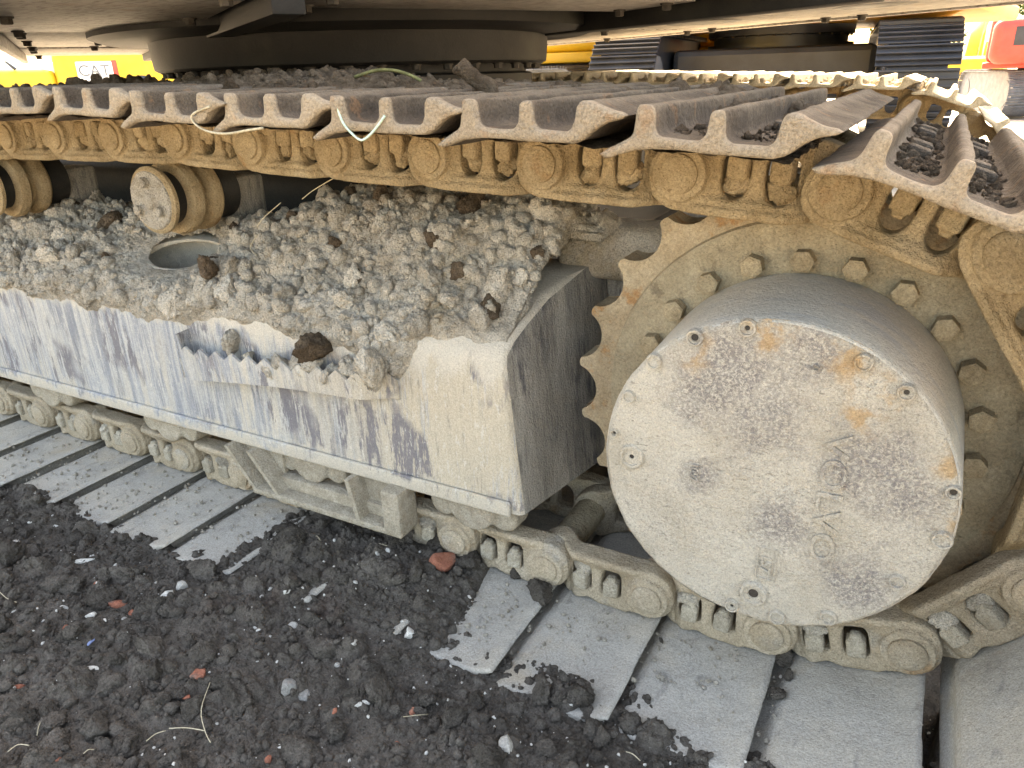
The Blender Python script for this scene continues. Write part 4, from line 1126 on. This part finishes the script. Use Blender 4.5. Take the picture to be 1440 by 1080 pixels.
# ------------------------------------------------------------------ other machines in the yard
def digger(name, lb, loc, rz, paint, trk, house_rz=0, scale=1, cab=True, shoes=True):
    o = thing(name, lb, 'excavator', loc, None, (0, 0, rz)); o.scale = (scale,)*3
    L_, Wd, Ht, G = 3.9, .62, 1.02, 1.22
    for s_ in (-1, 1):
        b = MB(); pts = []
        rr_ = Ht/2-.04
        for t in np.linspace(90, 270, 13): pts.append((-L_/2+rr_+rr_*math.cos(R(t)), Ht/2+rr_*math.sin(R(t))))
        for t in np.linspace(-90, 90, 13): pts.append((L_/2-rr_+rr_*math.cos(R(t)), Ht/2+rr_*math.sin(R(t))))
        f = b.b.faces.new([b.b.verts.new((x, s_*G-Wd*.36, z)) for x, z in pts])
        g = bmesh.ops.extrude_face_region(b.b, geom=[f])
        bmesh.ops.translate(b.b, vec=(0, Wd*.72, 0), verts=[e for e in g['geom'] if isinstance(e, bmesh.types.BMVert)])
        tr = link('track', b.mesh('track'), trk, o)
        per = []
        for (x0, z0), (x1, z1) in zip(pts, pts[1:]+pts[:1]):
            n__ = max(1, int(math.hypot(x1-x0, z1-z0)/.19))
            for k in range(n__): per.append((x0+(x1-x0)*k/n__, z0+(z1-z0)*k/n__))
        # walk at even spacing
        pa = np.array(pts+[pts[0]]); dl = np.r_[0, np.cumsum(np.hypot(*np.diff(pa, axis=0).T))]
        nsh = int(dl[-1]/.19)
        if shoes:
            key = ('bgshoe', trk)
            if key not in SHARED:
                sb = MB(); sb.box(-.088, .088, -Wd/2, Wd/2, 0, .016, .003, 1)
                for u in (-.07, -.01, .05): sb.box(u-.008, u+.008, -Wd/2, Wd/2, .016, .046, .003, 1)
                SHARED[key] = sb.mesh('track_shoe'); SHARED[key].materials.append(MT[trk])
            for k in range(nsh):
                d = dl[-1]*k/nsh
                x = np.interp(d, dl, pa[:, 0]); z = np.interp(d, dl, pa[:, 1]); x2 = np.interp(d+.05, dl, pa[:, 0]); z2 = np.interp(d+.05, dl, pa[:, 1])
                an = math.atan2(z2-z, x2-x)
                link('track_shoe', SHARED[key], None, tr, (x, s_*G, z), (0, -an+math.pi, 0))
        for nm, x in (('sprocket', -L_/2+.5), ('idler', L_/2-.5)):
            link(nm, MB().cyl((x, s_*G-Wd*.38, Ht/2), (x, s_*G+Wd*.38, Ht/2), .30, None, 28).mesh(nm, auto=30), 'grey_metal', tr)
    b = MB(); b.box(-.95, .95, -.95, .95, .38, .86, .06, 2); link('cross_body', b.mesh('cross_body'), trk, o)
    b = MB(); b.lathe([(0, .84), (.74, .84), (.74, .90), (.68, .90), (.68, .97), (.74, .98), (.74, 1.06), (0, 1.06)], 64); tt = link('turntable', b.mesh('turntable', auto=30), trk, o)
    for k in range(30):
        a_ = 2*math.pi*k/30; link('bolt', HEX['dark'], None, tt, (.71*math.cos(a_), .71*math.sin(a_), .98), (R(90), 0, 0))
    H = Matrix.Rotation(house_rz, 4, 'Z')
    def hp(mb, n__, mt, par=None, auto=35):
        me__ = mb.mesh(n__, auto=auto); me__.transform(H); return link(n__, me__, mt, par or o)
    hp(MB().box(-2.0, 2.3, -1.4, 1.4, 1.06, 1.20, .03), 'deck', paint)
    hp(MB().box(-.9, 2.2, -1.38, 1.38, 1.20, 2.15, .12, 4), 'engine_hood', paint)
    hp(MB().box(1.9, 2.8, -1.30, 1.30, 1.15, 2.1, .22, 5), 'counterweight', paint)
    if cab:
        c_ = hp(MB().box(-2.0, -.92, .45, 1.38, 1.2, 2.75, .10, 3), 'cab', paint)
        hp(MB().box(-1.85, -1.05, .44, 1.39, 1.65, 2.6, .06, 2), 'side_window', 'glass', c_)
        hp(MB().box(-2.01, -1.9, .55, 1.28, 1.6, 2.6, .03, 2), 'windscreen', 'glass', c_)
    me__ = curve_mesh('boom', [[(-.7, 1.25), (-.5, 1.65), (-2.2, 3.6), (-4.6, 3.9), (-4.7, 3.55), (-2.5, 3.0), (-1.0, 1.2)]], .22, .03)
    me__.transform(H); link('boom', me__, paint, o)
    me__ = curve_mesh('stick', [[(-4.5, 4.1), (-4.9, 3.9), (-5.4, 1.2), (-5.2, 1.15), (-4.4, 3.5)]], .16, .02); me__.transform(H); link('stick', me__, paint, o)
    me__ = curve_mesh('bucket', [[(-5.5, 1.25), (-5.1, 1.2), (-4.6, .7), (-4.9, .15), (-5.5, .12), (-5.1, .45), (-5.35, .9)]], .55, .02); me__.transform(H); link('bucket', me__, 'grey_metal', o)
    return o, H
dB, _ = digger('excavator', 'orange and black excavator parked behind, its black shoe plates seen end on', (-1.75, 9.6, .26), R(-84), 'orange', 'black_metal', R(-105), 1.06)
dA, _ = digger('excavator', 'yellow excavator with grey tracks parked behind the slewing ring', (-5.1, 11.6, .05), R(-28), 'yellow', 'grey_metal', R(35), 1.0)
dC, _ = digger('excavator', 'far yellow excavator seen between two parked machines', (-5.6, 19.5, -.15), R(-60), 'yellow', 'black_metal', R(20), 1.1)
dK, HK = digger('excavator', 'yellow excavator with dark lettering parked beside the red one', (.6, 38, -1.0), R(-100), 'yellow', 'grey_metal', R(5), 1.0)
dD, HD = digger('excavator', 'red excavator with white lettering on a black stripe', (2.35, 25, -.32), R(-75), 'red', 'grey_metal', R(-20), 1.05)
def decal(root, H, txt, size, loc, rz, mt, back=None, backsize=None):
    me__ = text_mesh(txt, size, .004)
    M_ = H @ Matrix.Translation(loc) @ Matrix.Rotation(rz, 4, 'Z') @ ROTX
    me__.transform(M_)
    link('lettering', me__, mt, root)
    if back:
        b = MB().box(-backsize[0]/2, backsize[0]/2, -backsize[1]/2, backsize[1]/2, -.012, -.002).mesh('decal_stripe'); b.transform(M_); link('decal_stripe', b, back, root)
decal(dK, HK, 'KOMATSU', .26, (2.82, 0, 1.5), R(90), 'black_metal')
decal(dD, HD, 'DOOSAN', .30, (2.815, 0, 1.72), R(90), 'white', 'black_metal', (1.7, .38))
# yellow machine on the left: rounded hood, taller rear body with a badge panel
yl = thing('loader', 'bright yellow loader with rounded hood and red-edged white badge panel', 'loader', (-23.2, 14.7, 0), None, (0, 0, R(56)))
b = MB(); b.box(-3.2, -.2, -1.1, 1.1, .75, 1.52, .28, 6); link('hood', b.mesh('hood', auto=40), 'yellow', yl)
b = MB(); b.box(-.22, 3.2, -1.15, 1.15, .75, 1.98, .22, 6); bd_ = link('engine_body', b.mesh('engine_body', auto=40), 'yellow', yl)
b = MB(); b.box(.35, 1.35, -1.165, -1.14, 1.0, 1.68, .03, 2); pn = link('badge_panel', b.mesh('badge_panel'), 'white', bd_)
b = MB(); b.box(1.28, 1.42, -1.17, -1.145, .98, 1.7, .02, 2); link('red_edge', b.mesh('red_edge'), 'red', pn)
me_ = text_mesh('CAT', .42, .004); me_.transform(Matrix.Translation((.80, -1.172, 1.42)) @ ROTX); link('lettering', me_, 'grey_metal', pn)
b = MB(); b.box(-2.75, -2.15, -1.115, -1.09, 1.0, 1.22, .02, 2); link('hood_window', b.mesh('hood_window'), 'glass', yl)
b = MB(); b.tube([(-1.15, -1.0, 1.5), (-1.35, -1.0, 1.72)], [.05, .02], 6); link('mirror_arm', b.mesh('mirror_arm'), 'black_metal', yl)
b = MB(); b.box(-3.0, 3.0, -.7, .7, .45, .8, .05); link('chassis', b.mesh('chassis'), 'grey_metal', yl)
for x in (-2.0, 2.0):
    for y in (-1.0, 1.0):
        b = MB(); b.lathe([(0, -.22), (.35, -.24), (.5, -.25), (.62, -.18), (.65, 0), (.62, .18), (.5, .25), (.35, .24), (0, .22)], 40, Matrix.Translation((x, y, .65)) @ ROTX); wl = link('wheel', b.mesh('wheel', auto=30), 'black_metal', yl)
        b = MB(); b.lathe([(0, -.26), (.3, -.26), (.33, -.22), (.33, .22), (.3, .26), (0, .26)], 32, Matrix.Translation((x, y, .65)) @ ROTX); link('rim', b.mesh('rim', auto=30), 'yellow', wl)
# sheds and trees at the edge of the yard
sh = thing('shed', 'pale blue sheet-metal shed far behind the machines', 'shed', (-14, 38, -1), None, (0, 0, R(10)))
b = MB(); b.box(-4, 4, -3, 3, 0, 3.2); link('wall', b.mesh('wall'), 'blue_sheet', sh)
me_ = curve_mesh('roof', [[(-4.3, 3.2), (4.3, 3.2), (0, 4.4)]], 3.3, .02); link('roof', me_, 'white', sh)
b = MB(); b.box(-1, 1, -3.05, -2.98, 0, 2.4, .02); link('door', b.mesh('door'), 'grey_metal', sh)
sh2 = thing('shed', 'pale blue shed at the far end of the yard beside trees', 'shed', (-52, 26, -.9), None, (0, 0, R(55)))
b = MB(); b.box(-5, 5, -3, 3, 0, 3.4); link('wall', b.mesh('wall'), 'blue_sheet', sh2)
me_ = curve_mesh('roof', [[(-5.3, 3.4), (5.3, 3.4), (0, 4.6)]], 3.3, .02); link('roof', me_, 'white', sh2)
b = MB(); b.box(-1, 1, -3.05, -2.98, 0, 2.4, .02); link('door', b.mesh('door'), 'grey_metal', sh2)
def tree(loc, h, seed):
    g = np.random.default_rng(seed)
    t = thing('tree', 'leafy roadside tree far behind the parked machines', 'tree', loc, 'trees at the edge of the yard')
    b = MB(); b.tube([(0, 0, -.1), (.05, 0, h*.3), (.1, .05, h*.6), (0, .1, h*.85)], [.16, .12, .08, .03], 7)
    for k in range(7):
        a_ = k*2.4; z = h*(.3+.07*k); b.tube([(.07, 0, z), (math.cos(a_)*h*.14, math.sin(a_)*h*.14, z+h*.1), (math.cos(a_)*h*.24, math.sin(a_)*h*.24, z+h*.17)], [.05, .035, .012], 5)
    link('trunk', b.mesh('trunk', True), 'bark', t)
    nc = 34; cen = g.normal(size=(nc, 3))*np.array([h*.15, h*.15, h*.17])+np.array([0, 0, h*.66])
    n = 5200; c = cen[g.integers(0, nc, n)]+g.normal(size=(n, 3))*h*.05
    a1 = g.normal(size=(n, 3)); a1 /= np.linalg.norm(a1, axis=1)[:, None]; a2 = np.cross(a1, g.normal(size=(n, 3))); a2 /= np.linalg.norm(a2, axis=1)[:, None]
    s_ = (h*.022*(.6+.8*g.random(n)))[:, None]
    vv = np.stack([c+a1*s_, c+a2*s_*.6, c-a1*s_, c-a2*s_*.6], 1).reshape(-1, 3)
    link('crown', mesh_np('crown', vv, np.arange(n*4).reshape(-1, 4)), 'leaf', t)
for k, (x, y, h) in enumerate([(-60, 44, 8), (-52, 52, 9), (-44, 50, 7), (-3, 60, 9), (6, 66, 8), (-24, 62, 9)]): tree((x, y, -1), h, 40+k)
